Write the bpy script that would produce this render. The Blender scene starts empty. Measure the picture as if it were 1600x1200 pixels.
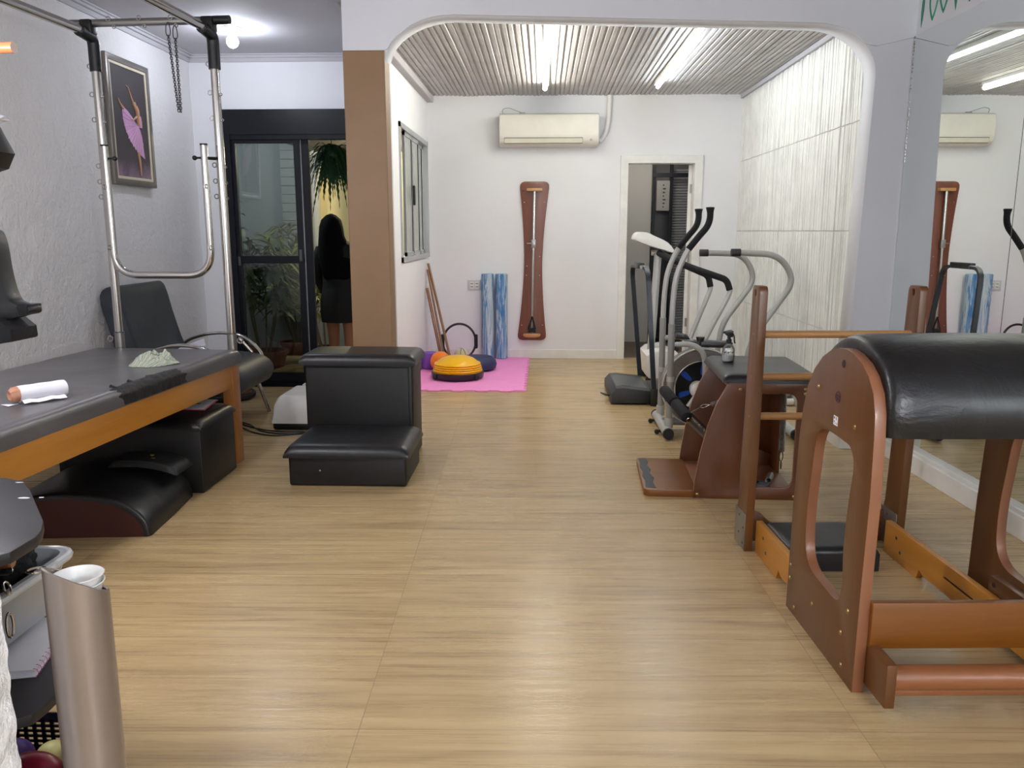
import bpy, bmesh, math, random
from mathutils import Vector, Matrix, noise
from math import sin, cos, pi, radians as R
random.seed(7)
C = bpy.context.scene.collection
SC = bpy.context.scene

# ---------------------------------------------------------------- camera, world, exposure, large lights
cam_d = bpy.data.cameras.new('camera')
cam = bpy.data.objects.new('camera', cam_d)
C.objects.link(cam)
cam.location = (0, 0, 1.38)
cam.rotation_euler = (R(90 - 10.617), 0, R(2.12))
cam_d.sensor_width = 36.0
cam_d.lens = 36.0 * 1275 / 1600
cam_d.clip_start = 0.02
SC.camera = cam
vs = SC.view_settings
vs.view_transform = 'Standard'
vs.look = 'None'
vs.gamma = 1.0
vs.use_curve_mapping = False
vs.exposure = 0.2
SC.cycles.max_bounces = 10
SC.cycles.diffuse_bounces = 5
SC.cycles.glossy_bounces = 5
SC.cycles.transmission_bounces = 8
SC.cycles.transparent_max_bounces = 12
SC.cycles.sample_clamp_indirect = 4.0
SC.cycles.use_denoising = True
SC.cycles.caustics_reflective = False
SC.cycles.caustics_refractive = False
world = bpy.data.worlds.new('night_sky')
SC.world = world
world.use_nodes = True
world.node_tree.nodes['Background'].inputs[0].default_value = (0.02, 0.03, 0.06, 1)
world.node_tree.nodes['Background'].inputs[1].default_value = 0.5

def area(name, loc, rot, sx, sy, power, col):
    l = bpy.data.lights.new(name, 'AREA'); l.shape = 'RECTANGLE'; l.size = sx; l.size_y = sy
    l.energy = power; l.color = col
    o = bpy.data.objects.new(name, l); C.objects.link(o); o.location = loc; o.rotation_euler = rot
    return o
def point(name, loc, power, col, rad=0.05):
    l = bpy.data.lights.new(name, 'POINT'); l.energy = power; l.color = col; l.shadow_soft_size = rad
    o = bpy.data.objects.new(name, l); C.objects.link(o); o.location = loc
    return o
# unseen fill lights added behind and left of the camera, balancing walls against floor
point('front_room_fill', (1.5, -1.2, 1.7), 108, (0.92, 0.96, 1.0), 0.2)
point('front_room_fill', (-0.2, -1.3, 1.7), 42, (0.92, 0.96, 1.0), 0.2)
point('front_room_fill', (-2.0, 2.5, 1.95), 78, (0.97, 0.96, 1.0), 0.12)
# lights of the yard outside the black sliding door
point('yard_lamp', (-1.75, 9.2, 2.15), 50, (1.0, 0.88, 0.62), 0.12)
point('yard_lamp', (-3.3, 8.3, 2.4), 46, (0.88, 0.94, 1.0), 0.15)
# light of the store room behind the white doorway
point('store_room_lamp', (1.3, 9.5, 2.35), 9, (1.0, 0.97, 0.92), 0.1)
E_TUBE_WARM, E_TUBE_COOL, E_BULB = 58.0, 50.0, 220.0

# ---------------------------------------------------------------- materials
def srgb(h):
    h = h.lstrip('#')
    v = [int(h[i:i+2], 16) / 255 for i in (0, 2, 4)]
    return tuple(x / 12.92 if x <= 0.04045 else ((x + 0.055) / 1.055) ** 2.4 for x in v) + (1,)
def nmat(name):
    m = bpy.data.materials.new(name); m.use_nodes = True
    nt = m.node_tree; b = nt.nodes['Principled BSDF']
    return m, nt, b
def link(nt, a, b): nt.links.new(a, b)
def coords(nt, scale=(1, 1, 1), rot=(0, 0, 0), loc=(0, 0, 0)):
    tc = nt.nodes.new('ShaderNodeTexCoord'); mp = nt.nodes.new('ShaderNodeMapping')
    mp.inputs['Scale'].default_value = scale; mp.inputs['Rotation'].default_value = rot; mp.inputs['Location'].default_value = loc
    link(nt, tc.outputs['Object'], mp.inputs['Vector'])
    return mp.outputs['Vector']
def noise_node(nt, vec, scale, detail=4, rough=0.55, dist=0):
    n = nt.nodes.new('ShaderNodeTexNoise'); n.inputs['Scale'].default_value = scale
    n.inputs['Detail'].default_value = detail; n.inputs['Roughness'].default_value = rough; n.inputs['Distortion'].default_value = dist
    if vec is not None: link(nt, vec, n.inputs['Vector'])
    return n
def ramp(nt, fac, stops):
    r = nt.nodes.new('ShaderNodeValToRGB'); e = r.color_ramp.elements
    while len(e) < len(stops): e.new(0.5)
    for i, (p, c) in enumerate(stops): e[i].position = p; e[i].color = c
    link(nt, fac, r.inputs['Fac']); return r.outputs['Color']
def bump(nt, b, h, strength, dist=0.01, prev=None):
    n = nt.nodes.new('ShaderNodeBump'); n.inputs['Strength'].default_value = strength; n.inputs['Distance'].default_value = dist
    link(nt, h, n.inputs['Height'])
    if prev is not None: link(nt, prev, n.inputs['Normal'])
    link(nt, n.outputs['Normal'], b.inputs['Normal']); return n.outputs['Normal']

def plain(name, col, rough=0.5, metal=0.0, bs=0, bstr=0.1, var=0.06, spec=None, coat=0):
    m, nt, b = nmat(name)
    c = srgb(col) if isinstance(col, str) else col
    v = coords(nt)
    n = noise_node(nt, v, 6, 3)
    d = tuple(x * (1 - var) for x in c[:3]) + (1,); l = tuple(min(1, x * (1 + var)) for x in c[:3]) + (1,)
    link(nt, ramp(nt, n.outputs['Fac'], [(0.3, d), (0.7, l)]), b.inputs['Base Color'])
    b.inputs['Roughness'].default_value = rough; b.inputs['Metallic'].default_value = metal
    if spec is not None: b.inputs['Specular IOR Level'].default_value = spec
    if coat: b.inputs['Coat Weight'].default_value = coat; b.inputs['Coat Roughness'].default_value = 0.15
    if bs:
        n2 = noise_node(nt, v, bs, 4); bump(nt, b, n2.outputs['Fac'], bstr, 0.005)
    return m
def plaster(name, col, bstr=0.5, scale=9, rough=0.85, var=0.05, patches=None):
    m, nt, b = nmat(name); c = srgb(col); v = coords(nt)
    big = noise_node(nt, v, 1.1, 4); fine = noise_node(nt, v, scale, 6, 0.65, 0.1); f2 = noise_node(nt, v, scale * 7, 3)
    d = tuple(x * (1 - var) for x in c[:3]) + (1,)
    link(nt, ramp(nt, big.outputs['Fac'], [(0.35, d), (0.65, c)]), b.inputs['Base Color'])
    b.inputs['Roughness'].default_value = rough
    p = bump(nt, b, fine.outputs['Fac'], bstr, 0.02); bump(nt, b, f2.outputs['Fac'], bstr * 0.4, 0.004, p)
    return m
def wood(name, c1, c2, axis='X', scale=1.0, rough=0.38, coat=0.15, ring=9):
    m, nt, b = nmat(name)
    s = {'X': (0.09, 1, 1), 'Y': (1, 0.09, 1), 'Z': (1, 1, 0.09)}[axis]
    v = coords(nt, tuple(k * scale for k in s))
    n = noise_node(nt, v, ring, 5, 0.6, 0.8)
    n2 = noise_node(nt, v, 70, 3, 0.7)
    mx = nt.nodes.new('ShaderNodeMath'); mx.operation = 'MULTIPLY_ADD'; mx.inputs[1].default_value = 0.25
    link(nt, n2.outputs['Fac'], mx.inputs[0]); link(nt, n.outputs['Fac'], mx.inputs[2])
    a, c = srgb(c1), srgb(c2); mid = tuple((x + y) / 2 for x, y in zip(a, c))
    link(nt, ramp(nt, mx.outputs[0], [(0.42, a), (0.62, mid), (0.82, c)]), b.inputs['Base Color'])
    b.inputs['Roughness'].default_value = rough; b.inputs['Coat Weight'].default_value = coat; b.inputs['Coat Roughness'].default_value = 0.2
    return m
def leather(name, col, rough=0.42, wr=0.25, scratch=0.0, sc=3.5):
    m, nt, b = nmat(name); c = srgb(col); v = coords(nt)
    n = noise_node(nt, v, sc, 5, 0.6, 1.5); f = noise_node(nt, v, 260, 2)
    l = tuple(min(1, x * 1.5 + 0.004) for x in c[:3]) + (1,)
    colr = ramp(nt, n.outputs['Fac'], [(0.35, c), (0.75, l)])
    if scratch:
        n3 = noise_node(nt, coords(nt, (1, 6, 6), (0.3, 0.5, 0.7)), 14, 6, 0.75, 2.5)
        fac = ramp(nt, n3.outputs['Fac'], [(0.60, (0, 0, 0, 1)), (0.72, (scratch,) * 3 + (1,))])
        mixn = nt.nodes.new('ShaderNodeMix'); mixn.data_type = 'RGBA'
        link(nt, fac, mixn.inputs['Factor']); link(nt, colr, mixn.inputs['A']); mixn.inputs['B'].default_value = srgb('#6a6a6c')
        colr = mixn.outputs['Result']
    link(nt, colr, b.inputs['Base Color'])
    b.inputs['Roughness'].default_value = rough
    p = bump(nt, b, n.outputs['Fac'], wr, 0.01); bump(nt, b, f.outputs['Fac'], 0.12, 0.001, p)
    return m
def emis(name, col, strength):
    m, nt, b = nmat(name); b.inputs['Emission Color'].default_value = col; b.inputs['Emission Strength'].default_value = strength
    b.inputs['Base Color'].default_value = (0.9, 0.9, 0.9, 1); return m
def glass(name, tint=(0.9, 0.95, 0.95, 1), refl=0.08, dark=1.0):
    m = bpy.data.materials.new(name); m.use_nodes = True; nt = m.node_tree; nt.nodes.clear()
    o = nt.nodes.new('ShaderNodeOutputMaterial'); t = nt.nodes.new('ShaderNodeBsdfTransparent'); g = nt.nodes.new('ShaderNodeBsdfGlossy')
    t.inputs[0].default_value = tuple(x * dark for x in tint[:3]) + (1,); g.inputs['Roughness'].default_value = 0.02
    fr = nt.nodes.new('ShaderNodeFresnel'); fr.inputs[0].default_value = 1.45
    ad = nt.nodes.new('ShaderNodeMath'); ad.operation = 'ADD'; ad.inputs[1].default_value = refl
    link(nt, fr.outputs[0], ad.inputs[0]); mx = nt.nodes.new('ShaderNodeMixShader')
    link(nt, ad.outputs[0], mx.inputs[0]); link(nt, t.outputs[0], mx.inputs[1]); link(nt, g.outputs[0], mx.inputs[2]); link(nt, mx.outputs[0], o.inputs[0])
    return m

M = {}
M['rough_wall'] = plaster('rough white plaster', '#f2f0ef', 0.8, 22)
M['wall'] = plaster('smooth white wall', '#ecedf0', 0.08, 6)
M['front_wall'] = plaster('lavender white wall', '#e6e9f0', 0.08, 5)
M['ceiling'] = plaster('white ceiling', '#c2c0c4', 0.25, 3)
M['tan_paint'] = plain('tan painted pillar', '#8c6d4c', 0.5, bs=14, bstr=0.15)
M['white_trim'] = plain('white trim paint', '#e8e7e4', 0.4)
M['tile_wall'] = plain('cream ribbed tile', '#e0e1dd', 0.55, var=0.08)
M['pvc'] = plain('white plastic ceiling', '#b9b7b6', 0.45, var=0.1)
M['black_frame'] = plain('black aluminium', '#080c15', 0.4, spec=0.3)
M['alu'] = plain('silver aluminium', '#b9bcbd', 0.35, 0.6)
M['chrome'] = plain('chrome steel', '#c9c6c2', 0.13, 1.0, var=0.02)
M['steel'] = plain('dull steel', '#9a9894', 0.3, 0.9)
M['darksteel'] = plain('dark chain steel', '#5c5b5c', 0.4, 0.8)
M['black_plastic'] = plain('black plastic', '#0f1013', 0.4)
M['black_matte'] = plain('matte black foam', '#131418', 0.85, bs=120, bstr=0.2)
M['cherry'] = wood('cherry laminate', '#5a3518', '#6a4321', 'Z', 1.0, 0.38, 0.1)
M['cherry_y'] = wood('cherry laminate along', '#5a3518', '#6a4321', 'Y', 1.0, 0.38, 0.1)
M['cherry_dark'] = wood('dark cherry laminate', '#522b13', '#613616', 'Z', 1.0, 0.36, 0.12)
M['cherry_edge'] = plain('pinkish edge band', '#8c5c40', 0.35, coat=0.1)
M['pine'] = wood('golden pine', '#b57626', '#c98a38', 'Y', 1.0, 0.4, 0.2)
M['pine_x'] = wood('golden pine across', '#a8702e', '#c78f4c', 'X', 1.0, 0.35, 0.3)
M['pine_z'] = wood('orange pine upright', '#99602c', '#ae7238', 'Z', 1.0, 0.4, 0.2)
M['beam'] = wood('amber beam', '#6e3f0c', '#824d12', 'X', 1.0, 0.4, 0.12)
M['dowel'] = wood('pale dowel', '#ab7a45', '#bf8f5a', 'X', 1.0, 0.35, 0.3)
M['reddowel'] = wood('reddish dowel', '#7c4a28', '#935c36', 'X', 1.0, 0.3, 0.4)
M['board_red'] = wood('mahogany board', '#5e3020', '#77402b', 'Z', 1.2, 0.4, 0.2)
M['stickwood'] = wood('brown stick', '#7a5638', '#92694a', 'Z', 1.0, 0.5, 0.1)
M['leather'] = leather('black leatherette', '#0e0e10', 0.38, 0.3)
M['leather_box'] = leather('black box vinyl', '#050506', 0.5, 0.15)
M['leather_bench'] = leather('charcoal bench vinyl', '#535153', 0.33, 0.25, 0.25, 2.2)
M['leather_barrel'] = leather('scuffed black vinyl', '#08080a', 0.33, 0.45, 0.3, 5)
M['leather_chair'] = leather('slate chair leather', '#272c33', 0.5, 0.15)
M['white_plastic'] = plain('white plastic', '#e6e5e2', 0.35)
M['grey_metal'] = plain('grey painted tube', '#9b9b98', 0.35, 0.25)
M['grey_light'] = plain('light grey tube', '#b9bab8', 0.35, 0.2)
M['paper'] = plain('white paper', '#e9e9f0', 0.7)
M['rubber'] = plain('black rubber', '#1b1b1d', 0.7)

# ---------------------------------------------------------------- mesh helpers
class MB:
    def __init__(s): s.bm = bmesh.new()
    def _add(s, fn, mtx=None):
        n0 = len(s.bm.verts); fn()
        s.bm.verts.ensure_lookup_table()
        if mtx is not None:
            for v in s.bm.verts[n0:]: v.co = mtx @ v.co
        return s
    def box(s, x0, x1, y0, y1, z0, z1, bev=0.0, seg=2, rot=None, taper=None):
        b = bmesh.new(); bmesh.ops.create_cube(b, size=1)
        for v in b.verts:
            v.co = Vector(((x0 + x1) / 2 + v.co.x * (x1 - x0), (y0 + y1) / 2 + v.co.y * (y1 - y0), (z0 + z1) / 2 + v.co.z * (z1 - z0)))
        if bev > 0:
            bmesh.ops.bevel(b, geom=b.edges[:], offset=bev, segments=seg, profile=0.5, affect='EDGES')
        if rot is not None:
            c = Vector(((x0 + x1) / 2, (y0 + y1) / 2, (z0 + z1) / 2))
            for v in b.verts: v.co = rot @ (v.co - c) + c
        s.join(b); return s
    def join(s, b):
        me = bpy.data.meshes.new('tmp'); b.to_mesh(me); b.free(); s.bm.from_mesh(me); bpy.data.meshes.remove(me)
    def tube(s, pts, r, seg=12, closed=False, cap=True, squash=1.0):
        pts = [Vector(p) for p in pts]; n = len(pts)
        rr = r if isinstance(r, (list, tuple)) else [r] * n
        tang = []
        for i in range(n):
            a = pts[(i - 1) % n] if (closed or i > 0) else pts[i]
            c = pts[(i + 1) % n] if (closed or i < n - 1) else pts[i]
            t = (c - a); tang.append(t.normalized() if t.length > 1e-9 else Vector((0, 0, 1)))
        up = Vector((0, 0, 1)) if abs(tang[0].z) < 0.9 else Vector((1, 0, 0))
        nrm = (up - tang[0] * up.dot(tang[0])).normalized(); rings = []
        for i in range(n):
            nrm = nrm - tang[i] * nrm.dot(tang[i])
            nrm = nrm.normalized() if nrm.length > 1e-6 else Vector((1, 0, 0))
            bn = tang[i].cross(nrm)
            rings.append([s.bm.verts.new(pts[i] + (nrm * cos(2 * pi * k / seg) + bn * sin(2 * pi * k / seg) * squash) * rr[i]) for k in range(seg)])
        for i in range(n if closed else n - 1):
            A, B = rings[i], rings[(i + 1) % n]
            for k in range(seg): s.bm.faces.new((A[k], A[(k + 1) % seg], B[(k + 1) % seg], B[k]))
        if cap and not closed:
            s.bm.faces.new(list(reversed(rings[0]))); s.bm.faces.new(rings[-1])
        return s
    def lathe(s, prof, c=(0, 0, 0), axis='Z', seg=32, arc=2 * pi):
        # prof: (radius, height)
        def P(r, h, a):
            x, y = r * cos(a), r * sin(a)
            v = {'Z': (x, y, h), 'X': (h, x, y), 'Y': (x, h, y)}[axis]
            return Vector(c) + Vector(v)
        rings = []
        for (r, h) in prof:
            if r < 1e-5: rings.append([s.bm.verts.new(P(0, h, 0))])
            else: rings.append([s.bm.verts.new(P(r, h, 2 * pi * k / seg)) for k in range(seg)])
        for A, B in zip(rings, rings[1:]):
            for k in range(seg):
                k2 = (k + 1) % seg
                if len(A) == 1 and len(B) == 1: continue
                if len(A) == 1: s.bm.faces.new((A[0], B[k], B[k2]))
                elif len(B) == 1: s.bm.faces.new((A[k], A[k2], B[0]))
                else: s.bm.faces.new((A[k], A[k2], B[k2], B[k]))
        return s
    def torus(s, c, R_, r, axis='Z', seg=20, sub=8, sx=1.0, sy=1.0, rot=None):
        pts = []
        for k in range(seg):
            a = 2 * pi * k / seg; x, y = R_ * cos(a) * sx, R_ * sin(a) * sy
            v = Vector({'Z': (x, y, 0), 'X': (0, x, y), 'Y': (x, 0, y)}[axis])
            if rot is not None: v = rot @ v
            pts.append(Vector(c) + v)
        return s.tube(pts, r, sub, closed=True)
    def sphere(s, c, r, seg=24, rings=14, sc=(1, 1, 1)):
        b = bmesh.new(); bmesh.ops.create_uvsphere(b, u_segments=seg, v_segments=rings, radius=r)
        for v in b.verts: v.co = Vector((v.co.x * sc[0], v.co.y * sc[1], v.co.z * sc[2])) + Vector(c)
        s.join(b); return s
    def quad(s, a, b, c, d):
        s.bm.faces.new([s.bm.verts.new(p) for p in (a, b, c, d)]); return s
    def prism(s, poly, plane='YZ', t0=0, t1=0.03, holes=(), bev=0.0, seg=2):
        """poly in 2D (p,q) in plane, extruded from t0 to t1 along the third axis; holes are 2D polygons"""
        cu = bpy.data.curves.new('tmpc', 'CURVE'); cu.dimensions = '2D'; cu.fill_mode = 'BOTH'
        cu.extrude = abs(t1 - t0) / 2
        for pl in [poly] + list(holes):
            sp = cu.splines.new('POLY'); sp.points.add(len(pl) - 1)
            for i, p in enumerate(pl): sp.points[i].co = (p[0], p[1], 0, 1)
            sp.use_cyclic_u = True
        ob = bpy.data.objects.new('tmpc', cu); me = bpy.data.meshes.new_from_object(ob)
        b = bmesh.new(); b.from_mesh(me); bmesh.ops.remove_doubles(b, verts=b.verts, dist=1e-6)
        bmesh.ops.recalc_face_normals(b, faces=b.faces)
        if bev:
            es = [e for e in b.edges if len(e.link_faces) == 2 and e.calc_face_angle(0) > 1.2]
            bmesh.ops.bevel(b, geom=es, offset=bev, segments=seg, profile=0.5, affect='EDGES', clamp_overlap=True)
        m = (t0 + t1) / 2
        for v in b.verts:
            p, q, t = v.co.x, v.co.y, v.co.z + m
            v.co = {'YZ': (t, p, q), 'XZ': (p, t, q), 'XY': (p, q, t)}[plane]
        bmesh.ops.recalc_face_normals(b, faces=b.faces)
        s.join(b); bpy.data.objects.remove(ob); bpy.data.curves.remove(cu); bpy.data.meshes.remove(me); return s
    def grid(s, nu, nv, f):
        V = [[s.bm.verts.new(f(i / nu, j / nv)) for j in range(nv + 1)] for i in range(nu + 1)]
        for i in range(nu):
            for j in range(nv): s.bm.faces.new((V[i][j], V[i + 1][j], V[i + 1][j + 1], V[i][j + 1]))
        return s
    def solid_grid(s, nu, nv, top, bot):
        A = [[s.bm.verts.new(top(i / nu, j / nv)) for j in range(nv + 1)] for i in range(nu + 1)]
        B = [[s.bm.verts.new(bot(i / nu, j / nv)) for j in range(nv + 1)] for i in range(nu + 1)]
        F = s.bm.faces.new
        for i in range(nu):
            for j in range(nv):
                F((A[i][j], A[i + 1][j], A[i + 1][j + 1], A[i][j + 1])); F((B[i][j], B[i][j + 1], B[i + 1][j + 1], B[i + 1][j]))
        for i in range(nu):
            F((A[i][0], B[i][0], B[i + 1][0], A[i + 1][0])); F((A[i][nv], A[i + 1][nv], B[i + 1][nv], B[i][nv]))
        for j in range(nv):
            F((A[0][j], A[0][j + 1], B[0][j + 1], B[0][j])); F((A[nu][j], B[nu][j], B[nu][j + 1], A[nu][j + 1]))
        return s
    def xf(s, mtx):
        for v in s.bm.verts: v.co = mtx @ v.co
        return s

WM = {}
def obj(name, mb, mat, parent=None, smooth=True, local=False, ang=38):
    me = bpy.data.meshes.new(name)
    bmesh.ops.recalc_face_normals(mb.bm, faces=mb.bm.faces)
    if parent is not None and not local:
        inv = WM[parent.name].inverted()
        for v in mb.bm.verts: v.co = inv @ v.co
    if smooth:
        ca = R(ang)
        for f in mb.bm.faces: f.smooth = True
        for e in mb.bm.edges:
            if len(e.link_faces) == 2 and e.calc_face_angle(0) > ca: e.smooth = False
    mb.bm.to_mesh(me); mb.bm.free()
    o = bpy.data.objects.new(name, me); C.objects.link(o)
    for m in (mat if isinstance(mat, (list, tuple)) else [mat]): me.materials.append(M[m] if isinstance(m, str) else m)
    if parent is not None: o.parent = parent; WM[o.name] = WM[parent.name]
    else: WM[o.name] = Matrix.Identity(4)
    return o
def tag(o, label, cat, group=None, kind=None):
    o['label'] = label; o['category'] = cat
    if group: o['group'] = group
    if kind: o['kind'] = kind
    return o
def thing(name, label, cat, loc=(0, 0, 0), rotz=0, group=None):
    o = bpy.data.objects.new(name, None); C.objects.link(o); o.location = loc; o.rotation_euler = (0, 0, rotz)
    o.empty_display_size = 0.05
    WM[o.name] = Matrix.Translation(loc) @ Matrix.Rotation(rotz, 4, 'Z')
    return tag(o, label, cat, group)
def single(name, label, cat, mb, mat, group=None, kind=None, ctr=None, **k):
    """a thing that is one mesh, its origin moved to its base"""
    if ctr is None:
        xs = [v.co for v in mb.bm.verts]
        ctr = Vector(((min(v.x for v in xs) + max(v.x for v in xs)) / 2, (min(v.y for v in xs) + max(v.y for v in xs)) / 2, min(v.z for v in xs)))
    for v in mb.bm.verts: v.co -= Vector(ctr)
    o = obj(name, mb, mat, None, **k); o.location = ctr; WM[o.name] = Matrix.Translation(ctr)
    return tag(o, label, cat, group, kind)
def struct(name, mb, mat, parent=None, smooth=False):
    o = obj(name, mb, mat, parent, smooth=smooth)
    if parent is None: o['kind'] = 'structure'
    return o
def dup(o, parent=None, loc=None):
    c = o.copy(); C.objects.link(c)
    if parent is not None: c.parent = parent
    if loc is not None: c.location = loc
    for ch in list(o.children): dup(ch, c)
    return c
def arc2(cx, cy, rx, ry, a0, a1, n=10):
    return [(cx + rx * cos(R(a0 + (a1 - a0) * i / n)), cy + ry * sin(R(a0 + (a1 - a0) * i / n))) for i in range(n + 1)]
def rrect(x0, x1, y0, y1, r, n=6):
    return arc2(x1 - r, y0 + r, r, r, -90, 0, n) + arc2(x1 - r, y1 - r, r, r, 0, 90, n) + arc2(x0 + r, y1 - r, r, r, 90, 180, n) + arc2(x0 + r, y0 + r, r, r, 180, 270, n)
def sm(pts, n=8, closed=False):
    P = [Vector(p) for p in pts]; out = []; L = len(P)
    for i in range(L if closed else L - 1):
        p0 = P[i - 1] if (i > 0 or closed) else P[0] * 2 - P[1]
        p1, p2 = P[i], P[(i + 1) % L]
        p3 = P[(i + 2) % L] if (i + 2 < L or closed) else P[-1] * 2 - P[-2]
        for k in range(n):
            t = k / n
            out.append(0.5 * ((2 * p1) + (-p0 + p2) * t + (2 * p0 - 5 * p1 + 4 * p2 - p3) * t * t + (-p0 + 3 * p1 - 3 * p2 + p3) * t ** 3))
    if not closed: out.append(P[-1])
    return out
def sm2(pts, n=6, closed=True):
    return [(p.x, p.y) for p in sm([(a, b, 0) for a, b in pts], n, closed)]
def fillet(pts, r, n=7):
    P = [Vector(p) for p in pts]; out = [P[0]]
    for a, b, c in zip(P, P[1:], P[2:]):
        u, w = (a - b), (c - b); d = min(r, u.length * 0.48, w.length * 0.48); s0 = b + u.normalized() * d; s1 = b + w.normalized() * d
        for k in range(n + 1):
            t = k / n; out.append(s0 * (1 - t) ** 2 + b * 2 * t * (1 - t) + s1 * t * t)
    out.append(P[-1]); return out

# ================================================================ SETTING
YA, YB, YC = 5.18, 8.9, 7.17      # arch wall, far wall, alcove wall
# floor: vinyl boards in 1.4 m long sheets, joints along and across
def floor_mat():
    m, nt, b = nmat('oak vinyl boards')
    v = coords(nt, (1, 1, 1), (0, 0, R(-1.6)))
    br = nt.nodes.new('ShaderNodeTexBrick'); br.offset = 0.0; br.squash = 1.0
    br.inputs['Scale'].default_value = 1.0; br.inputs['Brick Width'].default_value = 1.41; br.inputs['Row Height'].default_value = 0.2625
    br.inputs['Mortar Size'].default_value = 0.0016; br.inputs['Mortar Smooth'].default_value = 0.6; br.inputs['Bias'].default_value = 0.0
    br.inputs['Color1'].default_value = (0.0, 0.0, 0.0, 1); br.inputs['Color2'].default_value = (1, 1, 1, 1); br.inputs['Mortar'].default_value = (0.5, 0.5, 0.5, 1)
    mp = nt.nodes.new('ShaderNodeMapping'); mp.inputs['Location'].default_value = (0.45, -0.24 + 0.2625 * 1, 0)
    link(nt, v, mp.inputs['Vector']); link(nt, mp.outputs['Vector'], br.inputs['Vector'])
    # per-board shift of the grain
    sep = nt.nodes.new('ShaderNodeVectorMath'); sep.operation = 'MULTIPLY_ADD'; sep.inputs[1].default_value = (3.0, 5.0, 0)
    link(nt, br.outputs['Color'], sep.inputs[0])
    st = nt.nodes.new('ShaderNodeVectorMath'); st.operation = 'MULTIPLY'; st.inputs[1].default_value = (0.55, 7.5, 1)
    link(nt, v, st.inputs[0]); link(nt, st.outputs[0], sep.inputs[2])
    g1 = noise_node(nt, sep.outputs[0], 1.6, 5, 0.55, 1.2)
    st2 = nt.nodes.new('ShaderNodeVectorMath'); st2.operation = 'MULTIPLY'; st2.inputs[1].default_value = (1.2, 55, 1)
    link(nt, v, st2.inputs[0])
    g2 = noise_node(nt, st2.outputs[0], 1.5, 3, 0.6, 0.3)
    ad = nt.nodes.new('ShaderNodeMath'); ad.operation = 'MULTIPLY_ADD'; ad.inputs[1].default_value = 0.45
    link(nt, g2.outputs['Fac'], ad.inputs[0]); link(nt, g1.outputs['Fac'], ad.inputs[2])
    col = ramp(nt, ad.outputs[0], [(0.45, srgb('#967b57')), (0.6, srgb('#ab926a')), (0.72, srgb('#b89e73')), (0.92, srgb('#c4ab7e'))])
    dk = nt.nodes.new('ShaderNodeMix'); dk.data_type = 'RGBA'; link(nt, br.outputs['Fac'], dk.inputs['Factor'])
    link(nt, col, dk.inputs['A']); dk.inputs['B'].default_value = srgb('#8c7558')
    link(nt, dk.outputs['Result'], b.inputs['Base Color'])
    rg = ramp(nt, g2.outputs['Fac'], [(0.3, (0.23,) * 3 + (1,)), (0.7, (0.36,) * 3 + (1,))]); link(nt, rg, b.inputs['Roughness'])
    b.inputs['Specular IOR Level'].default_value = 0.45
    p = bump(nt, b, g2.outputs['Fac'], 0.12, 0.003)
    return m
M['floor'] = floor_mat()
struct('floor', MB().box(-3.1, 2.3, -1.6, YB + 0.1, -0.1, 0), 'floor')
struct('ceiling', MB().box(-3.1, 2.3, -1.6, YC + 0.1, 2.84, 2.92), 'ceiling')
# far room: corrugated plastic ceiling boards running away from the camera
def pvc_ceiling():
    b = MB(); x = -1.3; cols = []; rr = random.Random(3)
    while x < 2.15:
        dz = rr.uniform(-0.0025, 0.0025)
        for dx, z in ((0.0, 0), (0.026, 0), (0.030, 0.009), (0.038, 0.009), (0.042, 0), (0.068, 0), (0.072, 0.009), (0.088, 0.009)):
            cols.append((x + dx, 2.765 + z + (dz if z == 0 else 0)))
        x += 0.092
    ys = [YA + 0.15, 6.4, 7.6, YB + 0.02]
    rows = [[b.bm.verts.new((cx, y, cz + 0.003 * sin(cx * 9 + y * 2))) for (cx, cz) in cols] for y in ys]
    for A, B in zip(rows, rows[1:]):
        for i in range(len(cols) - 1): b.bm.faces.new((A[i], B[i], B[i + 1], A[i + 1]))
    return b
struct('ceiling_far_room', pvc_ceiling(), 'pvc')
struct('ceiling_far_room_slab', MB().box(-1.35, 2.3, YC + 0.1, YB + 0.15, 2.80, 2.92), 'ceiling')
# left wall, rough plaster, real shallow relief
def rough_sheet(axis, fixed, a0, a1, z0, z1, da, amp, sign, hole=None):
    b = MB(); na = int((a1 - a0) / da); nz = int((z1 - z0) / da)
    def f(u, v):
        a = a0 + (a1 - a0) * u; z = z0 + (z1 - z0) * v
        h = noise.fractal(Vector((a * 1.3, z * 1.3, fixed)), 1.0, 2.0, 4) * amp + noise.fractal(Vector((a * 9, z * 9, 3)), 0.8, 2.0, 3) * amp * 0.28
        return Vector((fixed + sign * h, a, z)) if axis == 'Y' else Vector((a, fixed + sign * h, z))
    b.grid(na, nz, f); return b
struct('wall_left', rough_sheet('Y', -3.0, -1.6, YC + 0.05, 0, 2.84, 0.033, 0.009, 1), 'rough_wall', smooth=True)
struct('wall_left_backing', MB().box(-3.12, -3.03, -1.6, YC + 0.1, 0, 2.84), 'wall')
struct('wall_behind', MB().box(-3.1, 2.3, -1.7, -1.6, 0, 2.84), 'wall')
# alcove wall with the black sliding door
wa = MB(); wa.box(-3.03, -2.76, YC, YC + 0.1, 0, 2.84).box(-2.76, -1.2455, YC, YC + 0.1, 2.395, 2.84)
struct('alcove_wall', wa, 'wall')
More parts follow.
